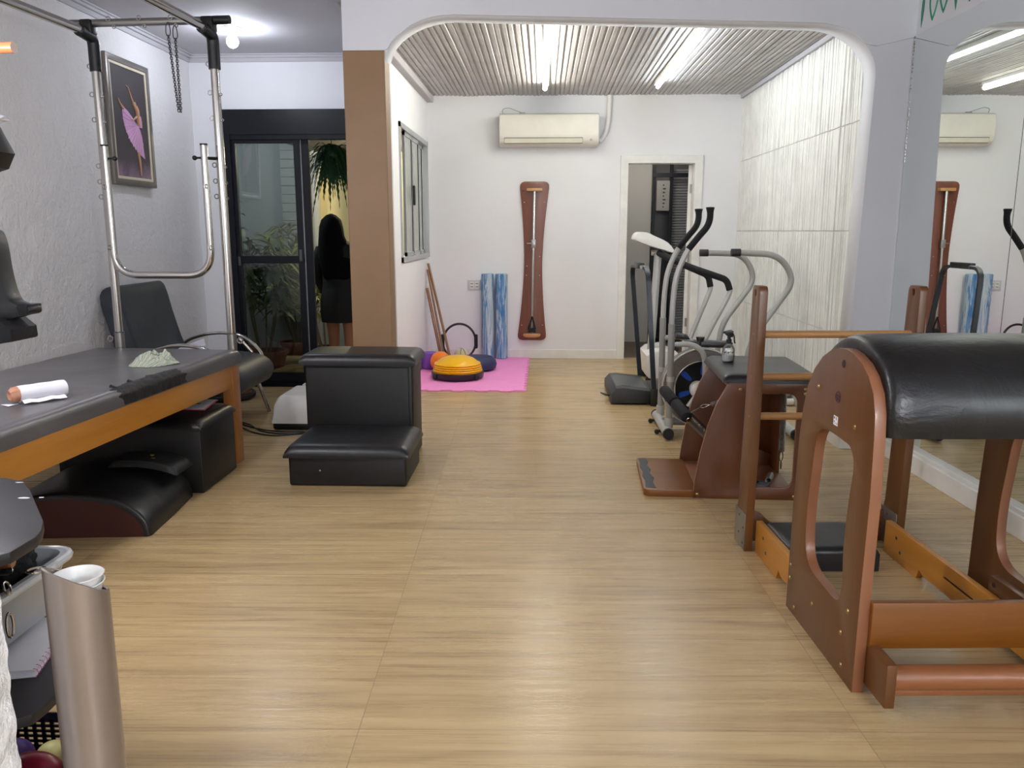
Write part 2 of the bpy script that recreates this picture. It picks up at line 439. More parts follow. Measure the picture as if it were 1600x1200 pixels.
# wall between alcove / yard and the far room, with the window
wd = MB(); WX0, WX1 = -1.245, -1.22; y0, y1, z0, z1 = 7.10, 8.80, 1.11, 2.29
wd.box(WX0, WX1, YA + 0.15, y0, 0, 2.84).box(-1.32, -1.2455, YC + 0.1, y0 + 0.35, 0, z0).box(WX0, WX1, y1, YB + 0.1, 0, 2.84).box(WX0, WX1, y0, y1, 0, z0).box(WX0, WX1, y0, y1, z1, 2.84)
struct('wall_window_side', wd, 'wall')
wf = MB()
for (a, b_, c, d) in ((y0, y1, z0, z0 + 0.045), (y0, y1, z1 - 0.045, z1)): wf.box(-1.30, -1.205, a, b_, c, d)
for yy in (y0, y1 - 0.04): wf.box(-1.30, -1.205, yy, yy + 0.04, z0, z1)
w1 = struct('window_1', wf, 'alu')
for i, (ya, yb, xo) in enumerate(((7.42, 7.86, -1.235), (7.84, 8.28, -1.235), (8.26, 8.72, -1.265))):
    s = MB()
    s.box(xo - 0.012, xo + 0.012, ya, ya + 0.032, z0 + 0.045, z1 - 0.045).box(xo - 0.012, xo + 0.012, yb - 0.032, yb, z0 + 0.045, z1 - 0.045)
    s.box(xo - 0.012, xo + 0.012, ya, yb, z0 + 0.045, z0 + 0.08).box(xo - 0.012, xo + 0.012, ya, yb, z1 - 0.08, z1 - 0.045)
    sa = struct('window_sash', s, 'alu', w1)
    struct('pane', MB().box(xo - 0.003, xo + 0.003, ya + 0.03, yb - 0.03, z0 + 0.078, z1 - 0.078), plain('frosted pane', '#a3a79f', 0.22), sa)
    struct('gasket', MB().box(xo - 0.006, xo + 0.009, ya + 0.030, ya + 0.042, z0 + 0.078, z1 - 0.078).box(xo - 0.006, xo + 0.009, yb - 0.042, yb - 0.030, z0 + 0.078, z1 - 0.078), 'black_frame', sa)
struct('window_handle', MB().box(-1.222, -1.200, 7.825, 7.865, 1.62, 1.80, 0.006), 'black_plastic', w1)
struct('window_track', MB().box(-1.285, -1.255, 7.14, 7.42, z0 + 0.045, z1 - 0.045), 'black_frame', w1)
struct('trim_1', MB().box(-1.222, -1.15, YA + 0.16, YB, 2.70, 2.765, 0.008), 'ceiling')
# far wall with the doorway
DX0, DX1, DZ = 0.885, 1.60, 2.09
wb = MB(); wb.box(-1.32, DX0, YB, YB + 0.12, 0, 2.84).box(DX1, 2.3, YB, YB + 0.12, 0, 2.84).box(DX0, DX1, YB, YB + 0.12, DZ, 2.84)
struct('wall_back', wb, 'wall')
bb = MB(); bb.box(-1.22, 0.815, YB - 0.014, YB, 0, 0.10, 0.004); struct('baseboard_back', bb, 'white_trim')
struct('baseboard_back_far_end', MB().box(1.675, 2.06, YB - 0.014, YB, 0, 0.10, 0.004), 'white_trim')
df = MB()
df.box(DX0 - 0.07, DX0 + 0.012, YB - 0.022, YB + 0.13, 0, DZ + 0.07, 0.005).box(DX1 - 0.012, DX1 + 0.075, YB - 0.022, YB + 0.13, 0, DZ + 0.07, 0.005).box(DX0 - 0.07, DX1 + 0.075, YB - 0.0225, YB + 0.13, DZ - 0.012, DZ + 0.072, 0.005)
d2 = struct('door_2', df, 'white_trim')
dl = struct('door_leaf', MB().box(DX1 - 0.05, DX1 - 0.012, YB + 0.13, YB + 0.80, 0.01, DZ - 0.02, 0.003).xf(Matrix.Translation((DX1 - 0.02, YB + 0.13, 0)) @ Matrix.Rotation(R(-10.5), 4, 'Z') @ Matrix.Translation((-DX1 + 0.02, -YB - 0.13, 0))), 'white_trim', d2)
for z in (0.35, 1.05, 1.78): struct('hinge', MB().box(DX1 - 0.03, DX1 - 0.008, YB + 0.10, YB + 0.135, z, z + 0.09, 0.002), 'steel', d2)
# store room behind it
sr = MB(); sr.box(0.55, 0.62, YB + 0.12, 11.2, 0, 2.6).box(2.9, 2.97, YB + 0.12, 11.2, 0, 2.6).box(0.55, 2.97, 11.1, 11.2, 0, 2.6).box(0.55, 2.97, YB + 0.12, 11.2, 2.5, 2.6).box(0.62, 1.33, 10.32, 10.42, 0, 2.5)
struct('wall_store_room', sr, plaster('grey store room wall', '#bdbab4', 0.1))
struct('floor_store_room', MB().box(0.55, 2.97, YB + 0.1, 11.2, -0.1, 0.0), plain('dull store floor', '#6a5a4c', 0.6))
sl = MB()
for i in range(64): sl.box(1.58, 2.5, 10.40 - 0.004, 10.43, 0.02 + i * 0.033, 0.02 + i * 0.033 + 0.029, 0.006, 1)
tag(obj('roller_shutter', sl, plain('grey slatted shutter', '#8e8f90', 0.45, 0.3)), 'grey ribbed metal shutter standing in the dark room behind the white doorway', 'shutter')
cb = thing('storage_rack', 'tall black rack with a cross rail beyond the white doorway', 'rack', (1.45, 10.27, 0))
obj('upright', MB().box(1.34, 1.37, 10.25, 10.29, 0, 2.35), 'black_frame', cb)
obj('upright', MB().box(1.54, 1.58, 10.25, 10.29, 0, 2.35), 'black_frame', cb)
obj('cross_rail', MB().box(1.34, 2.05, 10.22, 10.25, 2.02, 2.07), 'black_frame', cb)
obj('dark_panel', MB().box(1.37, 1.54, 10.26, 10.29, 0.05, 1.62, 0.004), plain('very dark cabinet', '#121319', 0.5), cb)
bx = MB().box(1.375, 1.535, 10.20, 10.40, 1.62, 1.98, 0.012)
single('cardboard_box', 'pale box with a column of dark marks on top of the black rack', 'box', bx, plain('grey card', '#98958f', 0.7))
mk = MB()
for i in range(7): mk.box(1.45, 1.465 + 0.01 * (i % 3), 10.196, 10.1995, 1.66 + i * 0.043, 1.675 + i * 0.043)
o_ = obj('printed_marks', mk, 'black_plastic'); o_.parent = bpy.data.objects['cardboard_box']
o_.location = tuple(-x for x in bpy.data.objects['cardboard_box'].location)
# right wall of the far room: ribbed tiles with irregular vertical ridges
def ribbed():
    b = MB(); rr = random.Random(11); ya, yb = YA + 0.15, YB + 0.02
    prof = []; y = ya
    while y < yb:
        w = rr.uniform(0.014, 0.060); h = rr.uniform(0.005, 0.018); prof.append((y, w, h)); y += w
    zz = [0.0, 0.12, 0.34, 0.55, 0.668, 0.672, 0.676, 0.85, 1.05, 1.25, 1.376, 1.380, 1.384, 1.55, 1.75, 1.95, 2.084, 2.088, 2.092, 2.3, 2.5, 2.70, 2.84]
    cols = []
    for (y, w, h) in prof:
        for fr, hh in ((0.0, -0.7), (0.12, 0.7), (0.45, 1), (0.78, 0.7), (0.90, -0.7)): cols.append((y + w * fr, h * hh, h))
    rows = []
    for k, z in enumerate(zz):
        row = []
        for (y, hh, h) in cols:
            tile = int(z / 0.708); wob = 0.006 * noise.noise(Vector((y * 3, z * 1.7, tile)))
            x = 2.065 - hh * (0.85 + 0.6 * noise.noise(Vector((y * 31 + tile * 7, z * 2.3, 1.0))))
            if k in (5, 11, 17): x = 2.072
            row.append(b.bm.verts.new((x, y + wob, z)))
        rows.append(row)
    for A, B in zip(rows, rows[1:]):
        for i in range(len(cols) - 1): b.bm.faces.new((A[i], A[i + 1], B[i + 1], B[i]))
    return b
struct('wall_right_far_room', ribbed(), 'tile_wall', smooth=True)
struct('wall_right_backing', MB().box(2.08, 2.3, YA + 0.2, YB + 0.1, 0, 2.84), 'wall')
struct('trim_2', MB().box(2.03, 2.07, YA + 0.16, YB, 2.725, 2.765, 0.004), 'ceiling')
struct('baseboard_right', MB().box(2.035, 2.06, YA + 0.2, YB - 0.014, 0, 0.10, 0.004), 'white_trim')
# arch wall
LX0, LX1, RX0, RX1 = -1.215, -0.965, 1.945, 2.25
zt_l, zt_r = 2.652, 2.588
left_arc = [(LX1 + 0.42 - 0.42 * cos(R(a)), 2.375 + (zt_l - 2.375) * sin(R(a))) for a in range(0, 91, 9)]
right_arc = [(RX0 + 0.03 - 0.38 + 0.38 * cos(R(a)), 2.29 + (zt_r - 2.29) * sin(R(a))) for a in range(90, -1, -9)]
arch = [(LX0, 0), (LX1, 0)] + left_arc + right_arc + [(RX0 - 0.02, 0), (RX1, 0), (RX1, 2.84), (LX0, 2.84)]
struct('arch_wall', MB().prism(arch, 'XZ', YA + 0.012, YA + 0.2), 'front_wall')
bf = [(LX0, 2.453), (LX1, 2.453)] + [p for p in left_arc if p[1] > 2.455] + [p for p in right_arc if p[1] > 2.46] + [(RX0 + 0.02, 2.456), (2.2, 2.506), (2.2, 2.84), (LX0, 2.84)]
struct('trim_3', MB().prism(bf, 'XZ', YA - 0.003, YA + 0.014), 'front_wall')
pil = MB().box(LX0 - 0.003, LX1 + 0.003, YA - 0.003, YA + 0.15, 0, 2.453, 0.006)
struct('wall_pillar', pil, 'tan_paint')
struct('arch_baseboard', MB().box(RX0 - 0.03, 2.15, YA - 0.012, YA + 0.01, 0, 0.09, 0.003), 'white_trim')
struct('baseboard_jamb', MB().box(RX0 - 0.035, RX0 - 0.015, YA + 0.01, YA + 0.2, 0, 0.09, 0.003), 'white_trim')
# mirror wall, very slightly out of square with the far room
MR = Matrix.Translation((2.178, YA, 0)) @ Matrix.Rotation(R(1.6), 4, 'Z') @ Matrix.Translation((-2.198, -YA, 0))
struct('wall_right', MB().box(2.205, 2.3, -1.6, YA + 0.02, 0, 2.84).xf(MR), 'front_wall')
mirror_m, nt, b_ = nmat('mirror silver'); b_.inputs['Base Color'].default_value = (0.86, 0.90, 0.88, 1); b_.inputs['Metallic'].default_value = 1; b_.inputs['Roughness'].default_value = 0.006
M['mirror'] = mirror_m
ml = ['tall frameless wall mirror panel next to the white pillar of the arch', 'tall frameless wall mirror panel behind the ladder barrel', 'tall frameless wall mirror panel nearer than the one behind the ladder barrel', 'tall frameless wall mirror panel at the near end of the row']
ys = [5.176, 4.0, 2.8, 1.6, 0.4]
for i in range(4):
    mm = MB().box(2.197, 2.2045, ys[i + 1] + 0.0015, ys[i] - 0.0015, 0.128, 2.505).xf(MR)
    t = tag(obj('mirror_panel', mm, 'mirror', smooth=False), ml[i], 'mirror', 'row of wall mirror panels')
    obj('edge_strip', MB().box(2.196, 2.205, ys[i + 1] - 0.0015, ys[i + 1] + 0.0015, 0.128, 2.505).xf(MR), 'darksteel', t)
st = MB(); rr = random.Random(2)
for k in range(40):
    z = 1.75 + k * 0.019
    if rr.random() < 0.75: st.box(2.194, 2.199, YA - 0.012 - rr.uniform(0, 0.004), YA - 0.004, z, z + rr.uniform(0.006, 0.017), 0.001)
struct('trim_4', st.xf(MR), 'chrome')
struct('mirror_baseboard', MB().box(2.15, 2.206, 0.3, YA - 0.004, 0, 0.105, 0.004).box(2.165, 2.206, 0.3, YA - 0.004, 0.104, 0.13, 0.006).xf(MR), 'white_trim')
# green leaf painting on the wall above the mirror
lf = MB()
def leaf(y, z, ln, w, ang, xo, out=False):
    pts = [(0, 0)] + [(w * sin(pi * t) * (1 - 0.25 * t), ln * t) for t in [k / 10 for k in range(1, 10)]] + [(0, ln)] + [(-w * sin(pi * t) * (1 - 0.25 * t), ln * t) for t in [k / 10 for k in range(9, 0, -1)]]
    P = [(y + p * cos(ang) - q * sin(ang), z + p * sin(ang) + q * cos(ang)) for p, q in pts]
    if out:
        lf.tube([(2.204 - xo, a, c) for a, c in P], 0.0055, 6, closed=True)
    else: lf.prism(P, 'YZ', 2.2035 - xo, 2.205 - xo)
for i, (y, ln, w, a, o) in enumerate(((5.12, 0.22, 0.018, 0.05, 0), (4.99, 0.24, 0.05, 0.03, 1), (4.87, 0.25, 0.055, -0.02, 1), (4.74, 0.20, 0.02, -0.08, 0), (4.60, 0.22, 0.05, 0.06, 1), (4.47, 0.2, 0.02, 0.02, 0), (4.34, 0.24, 0.05, -0.04, 1))):
    leaf(y, 2.54 + 0.012 * (i % 3), ln, w, a, 0, bool(o))
tag(obj('leaf_painting', lf.xf(MR), plain('green wall paint', '#2f8f6c', 0.5, var=0.25)), 'green leaves painted on the white wall above the mirrors', 'painting')
# alcove crown moulding
cm = MB()
for k, (p, q) in enumerate(((0.055, 0.012), (0.035, 0.030), (0.014, 0.062))):
    cm.box(-3.03, -3.0 + p, 0, YC, 2.84 - q - (0.0 if k else 0), 2.84, 0.004)
    cm.box(-3.0, LX0 - 0.1, YC - p, YC, 2.84 - q, 2.84, 0.004)
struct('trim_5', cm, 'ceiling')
# stub of rough wall close to the photographer
def stub():
    b = MB()
    def f(u, v):
        z = v * 2.84
        if u < 0.3: return Vector((-3.0 + (u / 0.3) * 2.23, 0.93 + 0.004 * noise.noise(Vector((u * 40, z * 20, 0))), z))
        t = (u - 0.3) / 0.7
        e = 0.0035 * noise.fractal(Vector((t * 3, z * 26, 5)), 1, 2, 4)
        return Vector((-0.770 + e, 0.93 + t * 0.13, z))
    b.grid(24, 500, f); return b
struct('wall_near', stub(), 'rough_wall', smooth=True)
struct('wall_near_back', MB().box(-3.0, -0.778, 0.99, 1.055, 0, 2.84), 'wall')

# ================================================================ BLACK SLIDING DOOR
X0, X1 = -2.765, -1.2455
f1 = MB().box(X0, X1, YC - 0.03, YC + 0.07, 2.19, 2.395).box(X0, X0 + 0.085, YC - 0.028, YC + 0.07, 0, 2.195).box(X0, X1, YC - 0.03, YC + 0.1, 0, 0.035).box(X0, X1, YC - 0.02, YC + 0.07, 2.15, 2.20)
rr = random.Random(5)
for k in range(60):
    z = 0.9 + k * 0.025; w = rr.uniform(0, 0.012)
    f1.box(X0 - w, X0 + 0.01, YC - 0.012, YC - 0.002, z, z + 0.026)
d1 = struct('door_1', f1, 'black_frame')
def sash(xa, xb, y, mid):
    s = MB(); w = 0.052
    s.box(xa, xa + w, y - 0.02, y + 0.02, 0.04, 2.16, 0.003).box(xb - w, xb, y - 0.02, y + 0.02, 0.04, 2.16, 0.003)
    s.box(xa, xb, y - 0.0205, y + 0.0205, 2.12, 2.16, 0.003).box(xa, xb, y - 0.0205, y + 0.0205, 0.04, 0.125, 0.003)
    if mid: s.box(xa, xb, y - 0.0206, y + 0.0206, 1.10, 1.165, 0.003)
    o = struct('sliding_sash', s, 'black_frame', d1)
    struct('glass_pane', MB().box(xa + w, xb - w, y - 0.003, y + 0.003, 0.12, 2.13), glass('dark door glass', (0.80, 0.86, 0.84, 1), 0.05, 0.75), o)
    return o
s1 = sash(-2.70, -2.09, YC + 0.02, True)
struct('door_lock', MB().box(-2.13, -2.105, YC - 0.012, YC, 1.12, 1.22, 0.003).box(-2.675, -2.655, YC - 0.012, YC, 1.08, 1.16, 0.003), 'darksteel', d1)
struct('jamb_post', MB().box(-2.095, -2.02, YC + 0.035, YC + 0.075, 0.03, 2.16, 0.003), 'black_frame', d1)
struct('steel_strip', MB().box(-2.092, -2.084, YC + 0.028, YC + 0.034, 0.04, 2.16), 'alu', d1)

# ================================================================ YARD
struct('ground_yard', MB().box(-4.6, -1.32, YC + 0.1, 10.2, -0.25, -0.15), plain('terracotta yard floor', '#6d4a3c', 0.6, bs=8, bstr=0.3))
struct('cream_yard_wall', MB().box(-2.66, -1.32, 9.9, 10.05, -0.15, 2.9), plaster('cream yard wall', '#d8c994', 0.15))
struct('grey_yard_wall', MB().box(-4.6, -2.66, 9.7, 10.05, -0.15, 2.9), plaster('grey yard wall', '#a8adb0', 0.15))
struct('side_yard_wall', MB().box(-4.7, -4.6, YC + 0.1, 10.05, -0.15, 2.9), plaster('grey yard side wall', '#8d9296', 0.15))
struct('low_yard_wall', MB().box(-2.66, -1.32, 9.72, 9.9, -0.15, 1.08), plaster('bluish low wall', '#93a0a4', 0.15))
struct('yard_ceiling', MB().box(-2.75, -1.32, YC + 0.1, 10.05, 2.3, 2.36), plain('dark roof edge', '#3a3530', 0.7))
sh = MB()
for i in range(22): sh.box(-3.05, -2.70, 9.66, 9.70, 0.30 + i * 0.1, 0.30 + i * 0.1 + 0.096, 0.003, 1)
struct('window_2', sh, plain('pale shutter slats', '#a3a9ad', 0.6))
pp = MB().tube([(-2.11, 9.62, -0.15), (-2.11, 9.62, 2.3)], 0.06, 16)
single('downpipe', 'grey drain pipe on the cream wall behind the hanging fern', 'pipe', pp, 'grey_light')

def frond(b, base, dirv, ln, w, droop, n=9, leafn=0):
    d = Vector(dirv).normalized(); side = d.cross(Vector((0, 0, 1)))
    side = side.normalized() if side.length > 1e-3 else Vector((1, 0, 0))
    P = []
    for i in range(n + 1):
        t = i / n
        P.append(Vector(base) + d * ln * t + Vector((0, 0, -1)) * droop * t * t)
    L = []; Rr = []
    for i, p in enumerate(P):
        t = i / n; ww = w * max(0.03, sin(pi * min(1, t * 0.9 + 0.08)))
        if leafn: ww *= (1.0 if i % 2 else 0.35)
        L.append(b.bm.verts.new(p - side * ww + Vector((0, 0, ww * 0.25)))); Rr.append(b.bm.verts.new(p + side * ww + Vector((0, 0, ww * 0.25))))
    Cn = [b.bm.verts.new(p) for p in P]
    for i in range(n):
        b.bm.faces.new((L[i], L[i + 1], Cn[i + 1], Cn[i])); b.bm.faces.new((Cn[i], Cn[i + 1], Rr[i + 1], Rr[i]))
M['leaf_dark'] = plain('dark fern green', '#2c5030', 0.5, var=0.3)
M['leaf_mid'] = plain('grey green leaf', '#74865a', 0.5, var=0.3)
M['leaf_yellow'] = plain('yellow green leaf', '#a0a45c', 0.5, var=0.3)
M['stem'] = plain('pale woody stem', '#7d7560', 0.7)
M['terracotta'] = plain('terracotta', '#7a4636', 0.7)
def plant(name, label, x, y, pot, stems, leafmat, seed, height, spread, ln, w, group=None):
    rr = random.Random(seed); t = thing(name, label, 'plant', (x, y, -0.15), 0, group)
    pr, ph = pot
    obj('pot', MB().lathe([(0.001, 0), (pr * 0.7, 0), (pr, ph * 0.9), (pr * 1.08, ph * 0.9), (pr * 1.08, ph), (pr * 0.92, ph), (pr * 0.88, ph * 0.85), (0.001, ph * 0.85)], (x, y, -0.15), seg=28), 'terracotta', t)
    sb = MB(); fb = MB()
    for k in range(stems):
        a = rr.uniform(0, 2 * pi); h = height * rr.uniform(0.55, 1.0); bx, by = x + 0.04 * cos(a), y + 0.04 * sin(a)
        tip = Vector((x + spread * rr.uniform(0.3, 1) * cos(a), y + spread * rr.uniform(0.3, 1) * sin(a) * 0.6, -0.15 + ph * 0.8 + h))
        pts = sm([(bx, by, -0.15 + ph * 0.8), ((bx + tip.x) / 2 + 0.06 * cos(a), (by + tip.y) / 2, -0.15 + ph + h * 0.5), tip], 5)
        sb.tube(pts, [0.011 - 0.006 * i / len(pts) for i in range(len(pts))], 6)
        for q in range(32):
            p = pts[int(len(pts) * rr.uniform(0.45, 0.999))]; az = rr.uniform(0, 2 * pi); el = rr.uniform(-0.1, 0.9)
            frond(fb, p, (cos(az) * cos(el), sin(az) * cos(el), sin(el)), ln * rr.uniform(0.6, 1.1), w, ln * 0.55, 6)
    obj('stem', sb, 'stem', t); obj('foliage', fb, leafmat, t, smooth=True)
    return t
plant('potted_plant', 'tall leafy plant on bent pale stems in a terracotta pot behind the door glass', -2.86, 8.25, (0.22, 0.32), 9, 'leaf_mid', 3, 1.35, 0.28, 0.28, 0.028)
plant('potted_plant', 'yellow green bushy plant beyond the door glass near the shuttered wall', -2.80, 9.25, (0.2, 0.28), 11, 'leaf_yellow', 8, 1.4, 0.36, 0.28, 0.02)
plant('potted_plant', 'narrow tall shrub in the dark corner of the yard behind the door glass', -3.36, 8.95, (0.16, 0.25), 4, 'leaf_dark', 5, 1.95, 0.12, 0.12, 0.025)
plant('potted_plant', 'spiky green plant beside the person in black in the yard', -2.36, 8.75, (0.10, 0.3), 5, 'leaf_yellow', 12, 0.85, 0.12, 0.2, 0.016)
fr = thing('hanging_fern', 'large dark fern hanging above the person outside the open door', 'plant', (-2.02, 8.0, 2.02))
obj('basket', MB().sphere((-2.02, 8.0, 2.1), 0.13, 18, 10, (1, 1, 0.75)), 'leaf_dark', fr)
obj('cord', MB().tube([(-2.02, 8.0, 2.15), (-2.02, 8.0, 2.31)], 0.004, 6), 'darksteel', fr)
fb = MB(); rr = random.Random(4)
for k in range(210):
    az = rr.uniform(0, 2 * pi); el = rr.uniform(-0.7, 0.9); l = rr.uniform(0.16, 0.30)
    frond(fb, (-2.02 + 0.07 * cos(az), 8.0 + 0.07 * sin(az), 2.1 + rr.uniform(-0.08, 0.08)), (cos(az) * cos(el), sin(az) * cos(el), sin(el)), l, 0.02, rr.uniform(0.15, 0.40), 22, 1)
obj('foliage', fb, 'leaf_dark', fr, smooth=False)

# person outside, seen from behind
pn = thing('person', 'person with long black hair in a black top and short skirt outside the open door', 'person', (-2.06, 8.25, -0.15))
px, py, pz = -2.06, 8.25, -0.15
def skinned(name, chain, edges, radii, mat, parent, sub=2):
    me = bpy.data.meshes.new(name); me.from_pydata(chain, edges, [])
    o = bpy.data.objects.new(name, me); C.objects.link(o)
    s = o.modifiers.new('skin', 'SKIN'); me.skin_vertices.new() if not me.skin_vertices else None
    for i, r in enumerate(radii):
        me.skin_vertices[0].data[i].radius = (r, r) if not isinstance(r, tuple) else r
    me.skin_vertices[0].data[0].use_root = True
    ss = o.modifiers.new('sub', 'SUBSURF'); ss.levels = sub; ss.render_levels = sub
    dg = bpy.context.evaluated_depsgraph_get(); ev = o.evaluated_get(dg); m2 = bpy.data.meshes.new_from_object(ev)
    bm = bmesh.new(); bm.from_mesh(m2); bpy.data.objects.remove(o); bpy.data.meshes.remove(m2)
    mb = MB(); mb.join(bm); return obj(name, mb, mat, parent, smooth=True, ang=80)
skin = plain('warm skin', '#9c6a50', 0.55)
H = lambda dx, dy, z: (px + dx, py + dy, pz + z)
ch = [H(0, 0, .92), H(0, 0, 1.08), H(0, 0, 1.26), H(-.01, -.01, 1.38), H(-.02, -.01, 1.45), H(-.05, 0.01, 1.56),
      H(.17, 0, 1.34), H(.21, .03, 1.08), H(.17, .14, .88), H(.15, .2, .80),
      H(-.17, 0, 1.34), H(-.23, .05, 1.08), H(-.20, .17, .9), H(-.18, .22, .83),
      H(.09, 0, .88), H(.09, .0, .48), H(.09, -.02, .08), H(.09, .12, .03),
      H(-.09, 0, .88), H(-.08, .03, .48), H(-.08, .01, .08), H(-.08, .15, .03)]
ed = [(0, 1), (1, 2), (2, 3), (3, 4), (4, 5), (2, 6), (6, 7), (7, 8), (8, 9), (2, 10), (10, 11), (11, 12), (12, 13), (0, 14), (14, 15), (15, 16), (16, 17), (0, 18), (18, 19), (19, 20), (20, 21)]
rd = [.13, .11, .13, .055, .05, .085, .06, .045, .035, .03, .06, .045, .035, .03, .095, .062, .042, .04, .095, .062, .042, .04]
skinned('body', ch, ed, rd, skin, pn)
def fingers(hx, hy, hz, s):
    b = MB()
    for k in range(4):
        o_ = Vector(H(hx + s * (k - 1.5) * 0.019, hy + 0.02, hz)); l = (0.07, 0.078, 0.073, 0.058)[k]
        b.tube([o_, o_ + Vector((0, l * 0.5, -l * 0.3)), o_ + Vector((0, l * 0.6, -l * 0.8))], [0.009, 0.0085, 0.007], 8)
    o_ = Vector(H(hx - s * 0.03, hy, hz + 0.01)); b.tube([o_, o_ + Vector((-s * 0.03, 0.03, -0.02)), o_ + Vector((-s * 0.035, 0.055, -0.03))], [0.011, 0.01, 0.008], 8)
    return b
obj('fingers', fingers(.15, .2, .79, 1), skin, pn); obj('fingers', fingers(-.18, .22, .82, -1), skin, pn)
fc = MB().sphere(H(-.055, .095, 1.55), .016, 10, 8, (1, 1.4, 1.2)).sphere(H(-.055, .09, 1.505), .02, 10, 8, (1.3, .5, .4))
for s in (-1, 1): fc.sphere(H(-.055 + s * .032, .082, 1.58), .012, 10, 8)
obj('face', fc, skin, pn)
blk = plain('black cloth', '#08080a', 0.8)
def loft(b, secs, seg=28):
    rings = []
    for (cx, cy, z, rx, ry) in secs:
        rings.append([b.bm.verts.new(H(cx + rx * cos(2 * pi * k / seg) * (1 + 0.02 * sin(9 * k)), cy + ry * sin(2 * pi * k / seg), z)) for k in range(seg)])
    for A, B in zip(rings, rings[1:]):
        for k in range(seg): b.bm.faces.new((A[k], A[(k + 1) % seg], B[(k + 1) % seg], B[k]))
    b.bm.faces.new(rings[0]); b.bm.faces.new(list(reversed(rings[-1]))); return b
tp = loft(MB(), [(0, 0, .86, .185, .13), (0, 0, 1.0, .165, .115), (0, 0, 1.15, .165, .115), (0, 0, 1.28, .215, .13), (0, 0, 1.38, .205, .11), (-.01, 0, 1.43, .12, .08), (-.01, 0, 1.44, .06, .06)])
for s, e in ((1, (.21, .03, 1.08)), (-1, (-.23, .05, 1.08))):
    tp.tube([H(s * .15, 0, 1.35), H(s * .2, .01, 1.25), H(*e), H(s * .19, .13, .92)], [.075, .072, .058, .046], 14)
obj('top', tp, blk, pn)
obj('skirt', loft(MB(), [(0, 0, .62, .19, .155), (0, 0, .72, .20, .155), (0, 0, .85, .195, .15), (0, 0, .97, .16, .12)]), blk, pn)
hr = loft(MB(), [(.0, -.06, 0.98, .06, .02), (.0, -.075, 1.08, .14, .05), (-.01, -.07, 1.25, .165, .065), (-.03, -.045, 1.38, .155, .08), (-.05, -.03, 1.48, .128, .10), (-.055, -.015, 1.57, .118, .115), (-.055, 0, 1.64, .098, .10), (-.055, 0, 1.685, .05, .055), (-.055, 0, 1.70, .012, .012)])
hr.tube([H(-.16, .03, 1.55), H(-.165, .0, 1.4), H(-.15, -.03, 1.22), H(-.14, -.03, 1.12)], [.02, .022, .016, .005], 8)
obj('hair', hr, plain('black hair', '#050507', 0.9, spec=0.15), pn)
obj('sandal', MB().box(px + .05, px + .13, py - .06, py + .20, pz, pz + .025, 0.01), blk, pn)
obj('sandal', MB().box(px - .12, px - .04, py - .03, py + .23, pz, pz + .025, 0.01), blk, pn)

# ================================================================ TREATMENT TABLE WITH METAL CANOPY
A3 = R(-3.4)
TT = thing('cadillac_table', 'wooden exercise table with worn black top and tall steel pole canopy', 'exercise table', (-1.82, 4.78, 0), A3)
TW = WM[TT.name]
def T(a, b, z): return TW @ Vector((a, b, z))
def cushion(x0, x1, y0, y1, z0, z1, r=0.02, puff=0.0, nu=16, nv=16, wr=0.0, seed=0):
    """padded cushion with rounded rim, slightly crowned"""
    def prof(u):  # 0..1 -> inset factor 0 at rim, 1 inside
        d = min(u, 1 - u); return d
    b = MB(); us = []
    def warp(n): # denser samples near the rim
        out = []
        for i in range(n + 1):
            t = i / n; out.append(0.5 - 0.5 * cos(pi * t))
        return out
    U, V = warp(nu), warp(nv); W, D = x1 - x0, y1 - y0
    def hz(x, y):
        dx = min(x - x0, x1 - x); dy = min(y - y0, y1 - y)
        fx = 1 if dx >= r else math.sqrt(max(0, 1 - (1 - dx / r) ** 2)); fy = 1 if dy >= r else math.sqrt(max(0, 1 - (1 - dy / r) ** 2))
        f = fx * fy
        crown = puff * sin(pi * (x - x0) / W) * sin(pi * (y - y0) / D)
        w = wr * noise.fractal(Vector((x * 6 + seed, y * 6, 0)), 1, 2, 3) * f
        return f, crown + w
    def top(u, v):
        x = x0 + W * U[round(u * nu)]; y = y0 + D * V[round(v * nv)]; f, c = hz(x, y)
        return Vector((x, y, z1 - r * (1 - f) + c))
    def bot(u, v):
        x = x0 + W * U[round(u * nu)]; y = y0 + D * V[round(v * nv)]; return Vector((x, y, z0))
    return b.solid_grid(nu, nv, top, bot)
mt = cushion(-0.90, 0.015, -2.2, 0.005, 0.603, 0.686, 0.035, 0.002, 24, 60, 0.003)
obj('mattress', mt, 'leather_bench', TT, local=True)
# torn strip along the aisle edge
tear = MB(); rr = random.Random(9)
def tearf(u, v):
    b = -1.29 + 0.58 * u + (0.05 * noise.noise(Vector((v * 7, 3.0 if u < 0.5 else 9.0, 0))) + 0.09 * (v - 0.5)) * (2 * abs(u - 0.5)) ** 2; n = noise.fractal(Vector((b * 22, v * 4, 2)), 1, 2, 4); e = sin(pi * u) ** 0.5
    k = 0.0045 + 0.004 * n
    if v < 0.3: return Vector((-0.02 - (0.3 - v) / 0.3 * 0.026 * e * (1 + n), b, 0.686 + k * (v / 0.3) * e))
    if v > 0.8: return Vector((0.015 + k * e, b, 0.651 - (v - 0.8) / 0.2 * 0.042))
    t = (v - 0.3) / 0.5 * pi / 2; rr_ = 0.035 + k * e
    return Vector((-0.02 + rr_ * sin(t), b, 0.651 + rr_ * cos(t)))
tear.grid(90, 20, tearf)
tr = obj('torn_edge', tear, plain('torn crumbling vinyl', '#0d0d0f', 0.55, bs=60, bstr=0.8), TT, local=True); tr['label'] = 'torn flaking black edge'
fl = MB()
